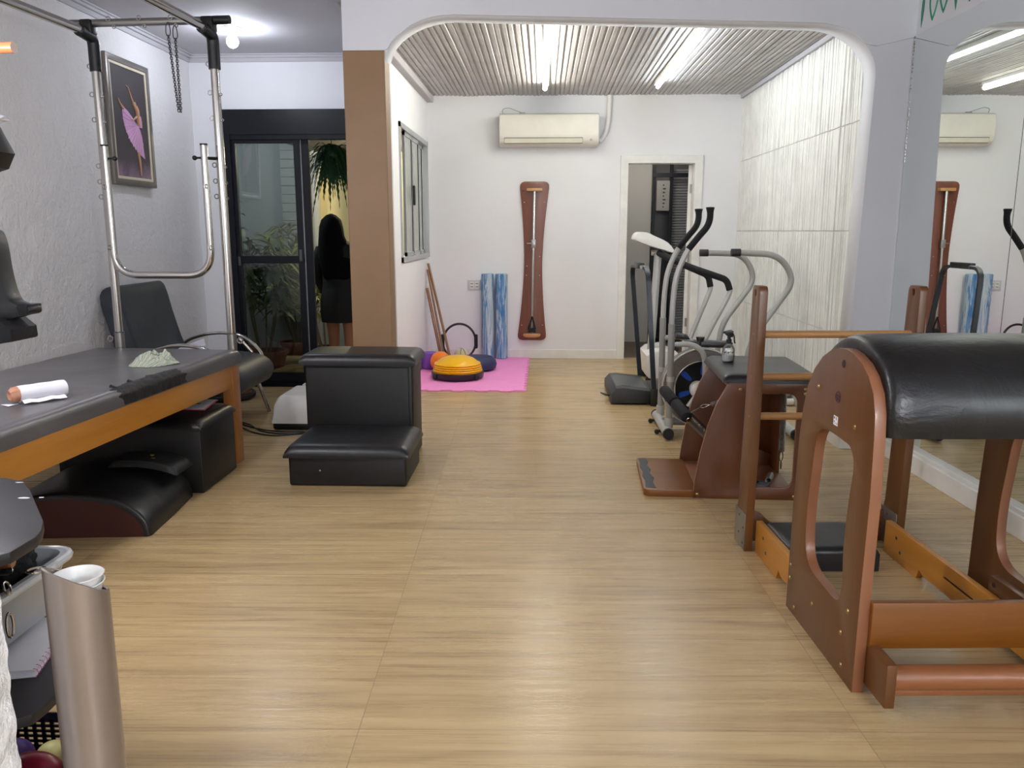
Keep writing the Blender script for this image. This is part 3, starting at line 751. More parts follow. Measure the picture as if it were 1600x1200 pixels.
for (b_, w, h) in ((-1.26, .028, .012), (-1.12, .035, .010)):
    fl.grid(4, 2, lambda u, v, b_=b_, w=w, h=h: Vector((-0.015 - 0.03 * v, b_ + w * u, 0.690 + h * v * sin(pi * u))))

obj('torn_flap', fl, 'black_plastic', TT, local=True)
obj('rail', MB().box(-0.045, -0.012, -2.2, -0.07, 0.462, 0.605, 0.004), 'pine', TT, local=True)
obj('rail', MB().box(-0.875, -0.842, -2.2, -0.07, 0.462, 0.605, 0.004), 'pine', TT, local=True)
obj('end_rail', MB().box(-0.82, -0.06, -0.05, -0.02, 0.462, 0.605, 0.004), 'pine_x', TT, local=True)
obj('end_rail', MB().box(-0.82, -0.06, -2.17, -2.14, 0.462, 0.605, 0.004), 'pine_x', TT, local=True)
for (a, b) in ((-0.07, -0.09), (-0.885, -0.09), (-0.07, -2.2), (-0.885, -2.2)):
    obj('leg', MB().box(a, a + 0.07, b, b + 0.09, 0, 0.604, 0.004), 'pine_z', TT, local=True)
bo = MB().tube([T(-0.07, -0.035, 0.5), T(-0.06, -0.035, 0.5)], 0.006, 10)
PA, PBb = -0.755, -0.045
for a in (PA, PBb):
    for b, far in ((0.025, True), (-2.17, False)):
        z1 = 2.37
        p = obj('pole', MB().tube([(a, b, 0.48), (a, b, z1)], 0.0245, 20), 'chrome', TT, local=True)
        obj('sleeve', MB().tube([(a, b, 0.47), (a, b, 0.775)], 0.0275, 20), 'steel', p, local=True)
        obj('sleeve_ring', MB().torus((a, b, 0.776), 0.027, 0.003, 'Z', 20, 6), 'darksteel', p, local=True)
        s = 1 if far else -1
        el = MB().tube(fillet([(a, b, 2.28), (a, b, 2.46), (a, b - s * 0.13, 2.478)], 0.04), 0.033, 18)
        el.box(a - 0.036, a + 0.036, b - 0.04 * s - 0.035, b - 0.04 * s + 0.035, 2.47, 2.55, 0.012)
        obj('elbow_joint', el, 'black_plastic', TT, local=True)
        if far:
            zs = (2.31, 2.155, 2.015, 1.755, 1.665, 1.578)
            for z in zs:
                e = MB().torus((a - 0.036, b - 0.004, z), 0.0125, 0.0032, 'Y', 14, 6); e.tube([(a - 0.03, b, z), (a - 0.02, b, z)], 0.004, 6)
                e.torus((a + 0.03, b - 0.006, z - 0.012), 0.007, 0.0025, 'Y', 10, 5)
                obj('eye_bolt', e, 'chrome', p, local=True)
            e = MB().torus((a - (0.055 if a == PA else -0.055), b - 0.01, 0.735), 0.016, 0.0045, 'Y', 16, 6)
            obj('eye_bolt', e, 'chrome', p, local=True)
obj('tension_rod', MB().tube([(PBb + 0.045, 0.02, 0.75), (PBb + 0.11, 0.05, 0.66)], 0.009, 10), 'chrome', TT, local=True)
for a in (PA, PBb):
    obj('canopy_tube', MB().tube([(a, -0.07, 2.482), (a, -2.08, 2.482)], 0.0245, 20), 'chrome', TT, local=True)
cbar = obj('cross_bar', MB().tube([(-0.86, -0.015, 2.532), (0.075, -0.015, 2.532)], 0.021, 18), 'steel', TT, local=True)
obj('cross_bar', MB().tube([(-0.83, -2.13, 2.532), (0.03, -2.13, 2.532)], 0.021, 18), 'steel', TT, local=True)
obj('bar_grip', MB().tube([(-0.02, -0.015, 2.532), (0.078, -0.015, 2.532)], 0.0235, 18), 'black_plastic', cbar, local=True)
for a in (-0.61, -0.43, -0.245):
    e = MB().torus((a - 0.01, -0.036, 2.548), 0.013, 0.003, 'Y', 14, 6).torus((a + 0.02, -0.036, 2.505), 0.009, 0.003, 'Y', 12, 6)
    obj('eye_bolt', e, 'chrome', cbar, local=True)
# push-through bar
ub = fillet([(-0.70, -0.05, 1.86), (-0.70, -0.05, 1.125), (-0.105, -0.05, 1.125), (-0.105, -0.05, 1.86)], 0.15, 12)
u = obj('push_through_bar', MB().tube(ub, 0.0205, 18), 'chrome', TT, local=True)
for a, s in ((-0.70, -1), (-0.105, 1)):
    obj('end_cap', MB().tube([(a, -0.05, 1.858), (a, -0.05, 1.868)], 0.0215, 16), 'black_plastic', u, local=True)
    k = MB().tube([(a, -0.05, 1.79), (a - s * 0.05, -0.05, 1.79)], 0.006, 8).sphere((a - s * 0.058, -0.05, 1.79), 0.014, 12, 8)
    obj('knob', k, 'black_plastic', u, local=True)
    obj('pin', MB().tube([(a, -0.05, 1.79), (a + s * 0.045, -0.0, 1.79)], 0.010, 8), 'black_plastic', u, local=True)
    for z in (1.63, 1.285): obj('eye_bolt', MB().torus((a + s * 0.012, -0.075, z), 0.012, 0.003, 'X', 12, 6).tube([(a, -0.065, z), (a, -0.075, z)], 0.007, 8), 'chrome', u, local=True)

# chain hanging from the cross bar
chn = thing('hanging_chain', 'doubled steel chain hanging from the canopy cross bar by two snap hooks', 'chain', tuple(T(-0.25, -0.04, 2.04)))
cb_ = MB(); top1, top2, bot_ = T(-0.272, -0.04, 2.452), T(-0.232, -0.04, 2.435), T(-0.236, -0.04, 2.045)
def links(b, p, q):
    n = int((q - p).length / 0.0125); d = (q - p).normalized()
    for i in range(n):
        c = p + (q - p) * ((i + 0.5) / n); w = Vector((1, 0, 0)) if i % 2 else Vector((0, 1, 0))
        pts = [c + d * 0.0098 * cos(2 * pi * k / 10) + w * 0.0068 * sin(2 * pi * k / 10) for k in range(10)]
        b.tube(pts, 0.0024, 5, closed=True)
mid = bot_ + Vector((0, 0, -0.012))
links(cb_, top1, bot_ + Vector((-0.006, 0, 0))); links(cb_, top2, bot_ + Vector((0.006, 0, 0))); links(cb_, bot_ + Vector((-0.01, 0, 0)), bot_ + Vector((0.012, 0, -0.006)))
obj('chain', cb_, 'darksteel', chn)
for p in (top1, top2):
    pts = sm([p + Vector(v) for v in ((0, 0, -0.005), (0.012, 0, 0.01), (0.010, 0, 0.05), (0, 0, 0.068), (-0.010, 0, 0.05), (-0.012, 0, 0.01))], 5, True)
    obj('snap_hook', MB().tube(pts, 0.0032, 6, closed=True), 'darksteel', chn)
# wooden bar hung near the open end of the canopy
wbm = MB().tube([T(-0.86, -1.85, 2.005), T(0.095, -1.85, 2.005)], 0.019, 16)
single('wooden_bar', 'red-brown wooden bar with a flat end hanging high by the rough wall', 'wooden bar', wbm, 'reddowel')
for a in (-0.70, -0.12):
    sp = []
    for i in range(150): sp.append(T(a + 0.009 * cos(i * 0.9), -1.85 + 0.009 * sin(i * 0.9), 2.03 + i * 0.0028))
    sb_ = MB().tube(sp, 0.0022, 5)
    single('hanging_spring', 'steel spring between the canopy and the %s end of the red-brown wooden bar' % ('wall' if a < -0.5 else 'aisle'), 'spring', sb_, 'chrome', 'springs of the wooden bar')

# things lying on the table
rl = thing('paper_roll', 'white paper roll with crumpled brown end lying on the black table', 'paper roll', tuple(T(-0.22, -1.5, 0.688)), R(65))
ax = (Vector((-2.03, 3.325, 0)) - Vector((-2.135, 3.17, 0))).normalized(); nrm_ = Vector((-ax.y, ax.x, 0))
base = Vector((-2.13, 3.18, 0.7265))
def roll_ring(t, r, lump=0.0, seed=0):
    c = base + ax * t; out = []
    for k in range(26):
        a = 2 * pi * k / 26; q = r * (1 + lump * noise.noise(Vector((cos(a) * 2, sin(a) * 2, t * 30 + seed))))
        out.append(c + nrm_ * q * cos(a) + Vector((0, 0, 1)) * q * sin(a))
    return out
def skin_rings(b, rings, cap=True):
    V = [[b.bm.verts.new(p) for p in r] for r in rings]
    for A, B in zip(V, V[1:]):
        for k in range(len(A)): b.bm.faces.new((A[k], A[(k + 1) % len(A)], B[(k + 1) % len(A)], B[k]))
    if cap: b.bm.faces.new(V[0]); b.bm.faces.new(list(reversed(V[-1])))
    return b
obj('sheet', skin_rings(MB(), [roll_ring(t, 0.034 + (0.001 if i % 2 else 0), 0.05) for i, t in enumerate((0.0, 0.02, 0.05, 0.09, 0.13, 0.165, 0.185))]), 'paper', rl)
pl_ = MB().grid(6, 4, lambda u, v: base + ax * (0.0 + 0.17 * u) + nrm_ * (-0.03 - 0.02 * v) + Vector((0, 0, -0.033 + 0.012 * (1 - v) + 0.003 * sin(u * 12))))
obj('loose_edge', pl_, 'paper', rl)
tp_ = obj('crumpled_end', skin_rings(MB(), [roll_ring(t, r, 0.35, 4) for t, r in ((0.004, 0.030), (-0.012, 0.033), (-0.025, 0.028), (-0.034, 0.018), (-0.03, 0.008))]), plain('brown paper end', '#b98468', 0.6), rl); tp_['label'] = 'crumpled brown end of the roll'
obj('paper_corner', MB().prism([(0, 0), (0.05, -0.03), (0.06, 0.02)], 'XY', 0.6885, 0.690).xf(Matrix.Translation((-2.185, 3.15, 0))), 'paper', rl)
# crumpled cloth
def cloth(x, y, z, sx, sy, h, seed):
    def f(u, v):
        p, q = (u - 0.5) * 2, (v - 0.5) * 2; rad = min(1, math.hypot(p, q))
        th = math.atan2(q, p); px_, qx_ = p * math.sqrt(max(0.01, 1 - q * q / 2)), q * math.sqrt(max(0.01, 1 - p * p / 2))
        rr_ = math.hypot(px_, qx_); edge = 1 + 0.18 * noise.noise(Vector((cos(th) * 2, sin(th) * 2, seed)))
        f1 = abs(noise.noise(Vector((px_ * 2.2 + qx_ * 3, qx_ * 3.5 - px_, seed)))); f2 = abs(noise.noise(Vector((px_ * 6, qx_ * 7, seed + 3))))
        zz = z + 0.003 + h * (1 - rr_ ** 2.2) * (0.55 + 0.9 * f1) + h * 0.35 * f2 * (1 - rr_ ** 4)
        return Vector((x + sx * px_ * edge, y + sy * qx_ * edge, zz))
    return MB().solid_grid(56, 56, f, lambda u, v: f(u, v) * 1.0 + Vector((0, 0, -f(u, v).z + z + 0.001)))
m, nt, b_ = nmat('green checked cloth'); v = coords(nt, (1, 1, 1), (0, 0, 0.5))
w1_ = nt.nodes.new('ShaderNodeTexWave'); w1_.inputs['Scale'].default_value = 14; w1_.inputs['Distortion'].default_value = 3; link(nt, v, w1_.inputs['Vector'])
link(nt, ramp(nt, w1_.outputs['Fac'], [(0.35, srgb('#b9b8a6')), (0.55, srgb('#8f9a86')), (0.7, srgb('#4f7a66')), (0.85, srgb('#a9b5a6'))]), b_.inputs['Base Color']); b_.inputs['Roughness'].default_value = 0.9
single('cleaning_cloth', 'crumpled green and grey striped cloth lying on the black table', 'cloth', cloth(-2.055, 4.20, 0.688, 0.112, 0.115, 0.06, 2.3), m)

# ================================================================ UNDER THE TABLE
ob = thing('padded_box', 'long black vinyl box standing under the wooden table with papers on it', 'box', (-2.2, 4.35, 0), R(3))
obj('body', MB().box(-2.58, -1.80, 4.12, 4.60, 0, 0.352, 0.008, 2), 'leather_box', ob)
obj('seat_pad', cushion(-2.59, -1.79, 4.11, 4.61, 0.345, 0.39, 0.04, 0.012, 18, 14, 0.004, 1), 'leather', ob)
mg = thing('magazine', 'white sheet in a pink-edged folder lying on the long black box', 'folder', (-1.97, 4.5, 0.40), 0)
mq = MB(); zq = 0.3985
mq.solid_grid(2, 2, lambda u, v: Vector((-2.04 + 0.165 * u - 0.03 * v, 4.39 - 0.02 * u + 0.27 * v, zq + 0.006)), lambda u, v: Vector((-2.04 + 0.165 * u - 0.03 * v, 4.39 - 0.02 * u + 0.27 * v, zq)))
obj('cover', mq, plain('pink folder', '#c76a78', 0.5), mg)
obj('sheet', MB().solid_grid(2, 2, lambda u, v: Vector((-2.033 + 0.152 * u - 0.03 * v, 4.397 - 0.02 * u + 0.256 * v, zq + 0.0075)), lambda u, v: Vector((-2.033 + 0.152 * u - 0.03 * v, 4.397 - 0.02 * u + 0.256 * v, zq + 0.0061))), 'paper', mg)
obj('printed_bar', MB().box(-2.05, -1.99, 4.43, 4.60, zq + 0.0078, zq + 0.0082).box(-1.99, -1.96, 4.50, 4.53, zq + 0.0078, zq + 0.0082), plain('grey print', '#6d7280', 0.6), mg)
# arched barrel with brown wooden sides
an = R(5); SP = thing('spine_corrector', 'low arched black padded barrel with dark red wooden sides on the floor', 'exercise barrel', (-1.82, 3.49, 0), an)
def archp(n, grow=0.0, w=0.69, h=0.183):
    out = []
    for i in range(n + 1):
        t = i / n; a = pi * t
        out.append((-w / 2 + (w / 2 + grow) * cos(a), max(0.0, (h + grow) * sin(a) ** 0.82)))
    return out
pr0 = archp(24); 
for y0_, y1_ in ((0.0, 0.022), (0.575, 0.597)):
    obj('side_panel', MB().prism(pr0, 'XZ', y0_, y1_), plain('dark red side', '#3a1511', 0.5), SP, local=True)
po = archp(24, 0.03); pi_ = archp(24, 0.0)
def shell():
    b = MB(); ys_ = [0.0, 0.006, 0.02, 0.1, 0.2, 0.3, 0.4, 0.5, 0.58, 0.592, 0.598]; g = [-0.012, -0.004, 0, 0, .002, .003, .002, 0, 0, -.004, -.012]
    rows = []
    for y, k in zip(ys_, g):
        o_ = archp(28, 0.03 + k + 0.0); i_ = archp(28, 0.0)
        rows.append([b.bm.verts.new((p, y, q)) for p, q in o_] + [b.bm.verts.new((p, y, q)) for p, q in reversed(i_)])
    for A, B in zip(rows, rows[1:]):
        n = len(A)
        for i in range(n): b.bm.faces.new((A[i], A[(i + 1) % n], B[(i + 1) % n], B[i]))
    b.bm.faces.new(rows[0]); b.bm.faces.new(list(reversed(rows[-1]))); return b
obj('padding', shell(), 'leather', SP, local=True)
hp = thing('head_cushion', 'small flat black cushion with a tiny gold emblem resting on the arched barrel', 'cushion', (-2.0, 3.95, 0.2))
def hpf(u, v, dz):
    x, y = -2.15 + 0.33 * u, 3.83 + 0.20 * v + 0.03 * u
    ru = min(1, min(u, 1 - u) * 9) * min(1, min(v, 1 - v) * 7); r_ = math.sqrt(max(0, 1 - (1 - ru) ** 2))
    cx = -0.0; base_ = 0.222 - 0.10 * max(0, u - 0.35) ** 1.7
    return Vector((x, y, base_ + (0.006 + 0.034 * r_ if dz else 0.004 * (1 - r_))))
hpm = MB().solid_grid(20, 14, lambda u, v: hpf(u, v, 1), lambda u, v: hpf(u, v, 0))
obj('pad', hpm, 'leather_box', hp)
gm = MB().torus(hpf(.52, .5, 1) + Vector((0, 0, .002)), 0.009, 0.0015, 'Z', 14, 5).box(*[c for ab in ((-2.02, -1.945), (3.905, 3.909)) for c in ab], 0.2535, 0.255)
obj('emblem', gm, plain('gold print', '#b39a55', 0.4, 0.6), hp)

# ================================================================ ARMCHAIR, DISC, WHITE DEVICE, CABLES
ac = thing('armchair', 'black leather armchair with curved chrome arms between the table and the alcove corner', 'chair', (-2.45, 5.8, 0))
def loft_y(b, poly_fn, ys_):
    rows = [[b.bm.verts.new((p[0], y, p[1])) for p in poly_fn(k)] for k, y in enumerate(ys_)]
    for A, B in zip(rows, rows[1:]):
        n = len(A)
        for i in range(n): b.bm.faces.new((A[i], A[(i + 1) % n], B[(i + 1) % n], B[i]))
    b.bm.faces.new(rows[0]); b.bm.faces.new(list(reversed(rows[-1]))); return b
def backp(k):
    s = (0.90, 0.97, 1, 1, 1, 1, 0.97, 0.90)[k]; c = Vector((-2.86, 0.66))
    pts = sm2([(-2.985, 0.90), (-2.975, 0.985), (-2.90, 1.012), (-2.855, 0.985), (-2.81, 0.80), (-2.75, 0.58), (-2.69, 0.42), (-2.80, 0.36), (-2.88, 0.45), (-2.935, 0.70)], 5)
    return [(c.x + (p - c.x) * s, c.y + (q - c.y) * s) for p, q in pts]
obj('backrest', loft_y(MB(), backp, [5.40, 5.415, 5.44, 5.6, 5.8, 6.08, 6.105, 6.12]), 'leather_chair', ac)
def seatp(k):
    s = (0.86, 0.96, 1, 1, 1, 1, 0.96, 0.86)[k]; c = Vector((-2.4, 0.37))
    pts = sm2([(-2.80, 0.46), (-2.5, 0.485), (-2.26, 0.475), (-2.12, 0.44), (-2.06, 0.36), (-2.09, 0.27), (-2.2, 0.245), (-2.5, 0.25), (-2.80, 0.27)], 5)
    return [(c.x + (p - c.x) * (1 if abs(p - c.x) < 0.2 else 0.98 if s < 1 else 1), c.y + (q - c.y) * s) for p, q in pts]
obj('seat', loft_y(MB(), seatp, [5.47, 5.48, 5.50, 5.6, 5.8, 6.10, 6.125, 6.14]), 'leather_chair', ac)
for y in (5.44, 6.15):
    pts = sm([(-2.83, y, 0.44), (-2.74, y, 0.545), (-2.58, y, 0.60), (-2.42, y, 0.61), (-2.28, y, 0.575), (-2.17, y, 0.47), (-2.15, y, 0.38)], 8)
    obj('arm', MB().tube(pts, 0.013, 12, squash=1.8), 'chrome', ac)
for (x, y, dx) in ((-2.19, 5.50, 0.08), (-2.19, 6.10, 0.075), (-2.72, 5.50, -0.08), (-2.72, 6.10, -0.08)):
    obj('leg', MB().tube([(x, y, 0.26), (x + dx, y + (0.03 if y > 6 else -0.03), 0.004)], 0.016, 12), 'chrome', ac)
for i, (pts, tilt) in enumerate((([(-2.78, 5.72), (-2.50, 5.74), (-2.52, 6.0), (-2.80, 5.98)], 0.0), ([(-2.70, 5.80), (-2.48, 5.88), (-2.56, 6.05), (-2.76, 6.0)], 0.04))):
    p0 = [Vector((x, y, 0.492 + i * 0.012 + (0.045 if (i and k in (2, 1)) else 0.0))) for k, (x, y) in enumerate(pts)]
    f = lambda u, v, P=p0: (P[0] * (1 - u) + P[1] * u) * (1 - v) + (P[3] * (1 - u) + P[2] * u) * v + Vector((0, 0, 0.03 * u * v))
    single('paper_sheet', ('flat white printed paper lying on the black armchair seat', 'white paper with a raised folded corner on the black armchair seat')[i], 'paper',
           MB().solid_grid(5, 5, lambda u, v, f=f: f(u, v) + Vector((0, 0, 0.002)), f), 'paper', 'papers on the armchair')
single('balance_disc', 'round flat black disc on the floor beneath the armchair', 'disc', MB().lathe([(0, 0), (.19, 0), (.215, .02), (.218, .045), (.2, .06), (.18, .055), (0, .058)], (-2.62, 6.62, 0), seg=40), 'rubber')
cc = MB()
for k in range(3): cc.torus((-2.50 + k * 0.01, 6.58, 0.064 + k * 0.006), 0.085 - 0.01 * k, 0.0035, 'Z', 22, 5, 1, 0.7)
single('coiled_wire', 'thin coiled copper brown wire lying on the round black disc', 'wire', cc, plain('copper wire', '#7a4a32', 0.5))
wm = thing('vibration_machine', 'white rounded machine with black base and handle on the floor behind the tall step box', 'machine', (-1.7, 5.75, 0), R(-6))
body = MB()
def shellw(u, v, bot):
    x = -1.895 + 0.42 * u; y = 5.52 + 0.46 * v
    e = min(1, u * 5.2); e = math.sqrt(max(0, 1 - (1 - e) ** 2)); g = min(1, min(v, 1 - v) * 9); g = math.sqrt(max(0, 1 - (1 - g) ** 2))
    z = 0.055 + (0.195 - 0.02 * (u)) * e ** 0.8 * (0.35 + 0.65 * g)
    return Vector((x, y, 0.05 if bot else z))
body.solid_grid(26, 22, lambda u, v: shellw(u, v, 0), lambda u, v: shellw(u, v, 1))
obj('shell', body, 'white_plastic', wm)
obj('base', MB().box(-1.89, -1.48, 5.525, 5.975, 0.004, 0.055, 0.015), 'black_plastic', wm)
obj('rear_tray', MB().box(-1.80, -1.48, 5.99, 6.22, 0.05, 0.215, 0.02).box(-1.78, -1.48, 6.0, 6.2, 0.004, 0.06, 0.01), 'black_plastic', wm)
obj('rear_lid', MB().box(-1.81, -1.48, 5.985, 6.23, 0.212, 0.245, 0.014), 'white_plastic', wm)
obj('handle', MB().tube(sm([(-1.72, 6.0, 0.24), (-1.69, 6.0, 0.285), (-1.60, 6.0, 0.30), (-1.52, 6.0, 0.30)], 6), 0.011, 10), 'white_plastic', wm)
for k, pts in enumerate((((-2.25, 5.78), (-2.1, 5.66), (-1.98, 5.50), (-1.85, 5.42), (-1.72, 5.42), (-1.62, 5.47)), ((-2.30, 5.70), (-2.12, 5.56), (-2.0, 5.44), (-1.86, 5.36), (-1.74, 5.38), (-1.6, 5.44)), ((-2.24, 5.74), (-2.08, 5.60), (-1.92, 5.50), (-1.78, 5.47), (-1.66, 5.49)))):
    single('power_cable', ('black cable on the floor by the table leg, topmost of the three strands', 'black cable by the table leg, strand lying closest to the low step box', 'black cable on the floor by the table leg, middle strand')[k], 'cable',
           MB().tube(sm([(x, y, 0.006 + 0.009 * k * 0) for x, y in pts], 8), 0.005, 8), 'black_plastic', 'cables by the table leg')
# ---------------------------------------------------------------- step boxes
sb1 = thing('step_box', 'tall black vinyl step box with overhanging padded top', 'step box', (-1.1, 5.05, 0), R(-1))
obj('body', MB().box(-1.43, -0.775, 4.80, 5.14, 0, 0.605, 0.014, 3), 'leather_box', sb1)
obj('padded_top', cushion(-1.455, -0.752, 4.765, 5.165, 0.59, 0.655, 0.042, 0.004, 18, 16, 0.002, 4), 'leather', sb1)
obj('front_seam', MB().tube([(-1.40, 4.797, 0.575), (-0.80, 4.797, 0.575)], 0.003, 6).tube([(-0.80, 4.797, 0.03), (-0.80, 4.797, 0.575)], 0.003, 6), 'leather_box', sb1)
sb2 = thing('step_box', 'low black vinyl step box in front of the tall one, with rounded padded top', 'step box', (-1.06, 4.5, 0), R(1))
obj('body', MB().box(-1.385, -0.735, 4.265, 4.75, 0, 0.175, 0.016, 3), 'leather_box', sb2)
obj('padded_top', cushion(-1.405, -0.715, 4.24, 4.775, 0.165, 0.232, 0.055, 0.006, 18, 16, 0.002, 8), 'leather', sb2)
obj('button', MB().sphere((-1.21, 4.264, 0.09), 0.006, 8, 6), 'steel', sb2)

# ================================================================ SHELF UNIT AND CUP TUBE BY THE PHOTOGRAPHER
su = thing('shelf_unit', 'matte black shelf unit with rounded scuffed boards beside the rough wall edge', 'shelf', (-1.5, 1.7, 0))
M['shelf'] = plain('scuffed black board', '#242327', 0.45, bs=30, bstr=0.05)
tp1 = [(-2.2, 1.47), (-1.085, 1.47)] + [(-1.058, 1.50), (-1.058, 1.585), (-1.068, 1.62), (-1.10, 1.68), (-1.27, 1.90), (-1.33, 1.965), (-1.39, 1.99)] + [(-2.2, 2.0)]
obj('top_board', MB().prism(tp1, 'XY', 0.725, 0.75, (), 0.003), 'shelf', su)
sc_ = MB()
for (x, y, w, h, a) in ((-1.24, 1.83, .03, .006, .2), (-1.20, 1.835, .012, .004, .5), (-1.29, 1.76, .008, .01, 0), (-1.33, 1.95, .02, .003, .1), (-1.26, 1.66, .008, .006, .4)):
    sc_.prism([(x + w * (.5 + .4 * noise.noise(Vector((k, x * 50, 0)))) * cos(k * pi / 4 + a), y + h * (.9 + .6 * noise.noise(Vector((k, y * 70, 1)))) * sin(k * pi / 4 + a)) for k in range(8)], 'XY', 0.7502, 0.7507)
obj('chipped_paint', sc_, 'paper', su)
mb2 = [(-2.2, 1.44), (-1.05, 1.44), (-1.025, 1.46), (-1.02, 1.50), (-1.02, 1.60), (-1.05, 1.70), (-1.12, 1.83), (-1.17, 1.875), (-1.22, 1.885), (-2.2, 1.885)]
obj('middle_board', MB().prism(mb2, 'XY', 0.396, 0.42, (), 0.003), 'shelf', su)
obj('bottom_board', MB().prism([(-2.2, 1.47), (-1.06, 1.47), (-1.06, 1.84), (-1.1, 1.9), (-2.2, 1.9)], 'XY', 0.0, 0.025, (), 0.003), 'shelf', su)
obj('front_panel', MB().box(-2.2, -1.068, 1.455, 1.47, 0.0, 0.396, 0.002).box(-2.2, -1.068, 1.455, 1.47, 0.42, 0.726, 0.002), 'shelf', su)
obj('narrow_board', MB().box(-2.2, -1.34, 1.475, 1.88, 0.440, 0.456, 0.002), 'shelf', su)
obj('back_panel', MB().box(-2.2, -1.75, 1.88, 1.895, 0.02, 0.726), 'shelf', su)
sk_ = MB().prism([(-1.28, 1.42), (-1.07, 1.42), (-1.03, 1.60), (-1.28, 1.60)], 'XY', 0, 0.0)
# clear plastic bin
bn = thing('plastic_bin', 'translucent grey plastic bin packed with wooden handles on the black shelf', 'bin', (-1.4, 1.75, 0.457))
clear = plain('cloudy plastic', '#a3a6a8', 0.35); 
ro = rrect(-1.62, -1.165, 1.56, 1.90, 0.05, 5); ri = rrect(-1.605, -1.18, 1.575, 1.885, 0.045, 5); lo = rrect(-1.58, -1.205, 1.60, 1.86, 0.045, 5); li = rrect(-1.572, -1.213, 1.608, 1.852, 0.04, 5)
bnm = MB(); rings = [[(p, q, .457) for p, q in lo], [(p, q, .585) for p, q in [(p * .5 + a * .5, q * .5 + b_ * .5) for (p, q), (a, b_) in zip(ro, ri)]], [(p, q, .585) for p, q in ro], [(p, q, .60) for p, q in ro], [(p, q, .60) for p, q in ri], [(p, q, .463) for p, q in li]]
skin_rings(bnm, rings); obj('tub', bnm, clear, bn)
obj('rim', MB().tube([(p, q, .592) for p, q in ro], 0.010, 8, closed=True), plain('pale rim', '#c9cbcc', 0.3), bn)
# contents: every handle a thing of its own
def handle(label, p, q, r, mat='reddowel'):
    p, q = Vector(p), Vector(q); d = q - p
    t = thing('wooden_dumbbell', label, 'hand weight', tuple(p), 0, 'wooden handles in the plastic bin')
    n = 10
    obj('grip', MB().tube([p + d * (i / n) for i in range(n + 1)], [r * (0.8 + 0.35 * sin(pi * i / n)) for i in range(n + 1)], 14), mat, t)
    obj('end_cap', MB().tube([q, q + d.normalized() * 0.006], r * 0.78, 14), 'dowel', t)
handle('topmost orange-brown wooden handle sticking out over the bin', (-1.42, 1.66, 0.655), (-1.20, 1.70, 0.645), 0.019)
handle('dark red wooden handle lying low in the bin near its rim', (-1.40, 1.60, 0.575), (-1.215, 1.655, 0.585), 0.019)
handle('dark wooden handle half hidden at the back of the bin', (-1.50, 1.74, 0.60), (-1.32, 1.78, 0.60), 0.017, 'board_red')
def lump(x, y, z, sx, sy, sz, seed):
    b = bmesh.new(); bmesh.ops.create_icosphere(b, subdivisions=5, radius=1)
    for v in b.verts:
        n = noise.fractal(v.co * 2.2 + Vector((seed, 0, 0)), 1, 2, 4); k = 1 + 0.22 * n + 0.05 * abs(sin(v.co.x * 16 + 5 * n))
        v.co = Vector((x + v.co.x * sx * k, y + v.co.y * sy * k, z + v.co.z * sz * k))
    mb = MB(); mb.join(b); return mb
single('black_strap', 'bunched black webbing strap at the back corner of the plastic bin', 'strap', lump(-1.275, 1.80, 0.60, .055, .055, .065, 2), 'black_matte', ctr=(-1.275, 1.80, 0.53))
single('grey_sleeve', 'crumpled dark grey sleeve between the wooden handles in the bin', 'strap', lump(-1.36, 1.70, 0.58, .08, .05, .035, 5), plain('dark grey fabric', '#2c2a2f', 0.8), ctr=(-1.36, 1.70, 0.54))
for i, (x, y, z, rot, lb) in enumerate(((-1.165, 1.63, .612, (0.1, 1.2, 0.4), 'round steel ring lying on the rim of the plastic bin'), (-1.155, 1.72, .615, (0.2, 0.1, 0.9), 'steel snap hook with a pink tip on the rim of the bin'), (-1.222, 1.70, .625, (1.2, 0.3, 0.3), 'small steel hook standing up between the handles in the bin'), (-1.148, 1.60, .54, (1.5, 0.1, 1.5), 'long steel snap hook dangling over the side of the bin'))):
    Rm = Matrix.Rotation(rot[2], 3, 'Z') @ Matrix.Rotation(rot[1], 3, 'Y') @ Matrix.Rotation(rot[0], 3, 'X')
    el_ = 1.0 if i == 0 else (2.6 if i == 3 else 1.9); rs = 0.015 if i == 0 else 0.011
    single('snap_hook', lb, 'hook', MB().torus((x, y, z), rs, 0.0028, 'Z' if i != 3 else 'X', 20, 7, 1 if i == 3 else el_, el_ if i == 3 else 1, rot=None if i == 3 else Rm), 'chrome', 'steel hooks in the bin')
nb = thing('notebook', 'white ruled notebook with pink binding on the middle black shelf', 'notebook', (-1.2, 1.7, 0.42))
qn = [(-1.36, 1.57), (-1.098, 1.565), (-1.10, 1.73), (-1.13, 1.80), (-1.36, 1.80)]
qn = [(-1.34, 1.535), (-1.135, 1.60), (-1.135, 1.605), (-1.20, 1.845), (-1.40, 1.79)]
nq = [(-1.315, 1.555), (-1.105, 1.60), (-1.165, 1.85), (-1.37, 1.80)]
obj('pages', MB().prism(nq, 'XY', 0.423, 0.437), 'paper', nb)
obj('cover', MB().prism([(x + dx, y + dy) for (x, y), (dx, dy) in zip(nq, ((-.003, -.003), (.004, -.003), (.004, .003), (-.003, .003)))], 'XY', 0.4205, 0.423).prism([(x + dx, y + dy) for (x, y), (dx, dy) in zip(nq, ((-.003, -.003), (.004, -.003), (.004, .003), (-.003, .003)))], 'XY', 0.4372, 0.4385), 'paper', nb)
pe = MB()
for k in range(14):
    t = k / 14; pe.torus((nq[1][0] * (1 - t) + nq[2][0] * t, nq[1][1] * (1 - t) + nq[2][1] * t, 0.430), 0.009, 0.0012, 'Y', 8, 4)
obj('pink_binding', pe, plain('pink wire', '#c0628f', 0.4), nb)
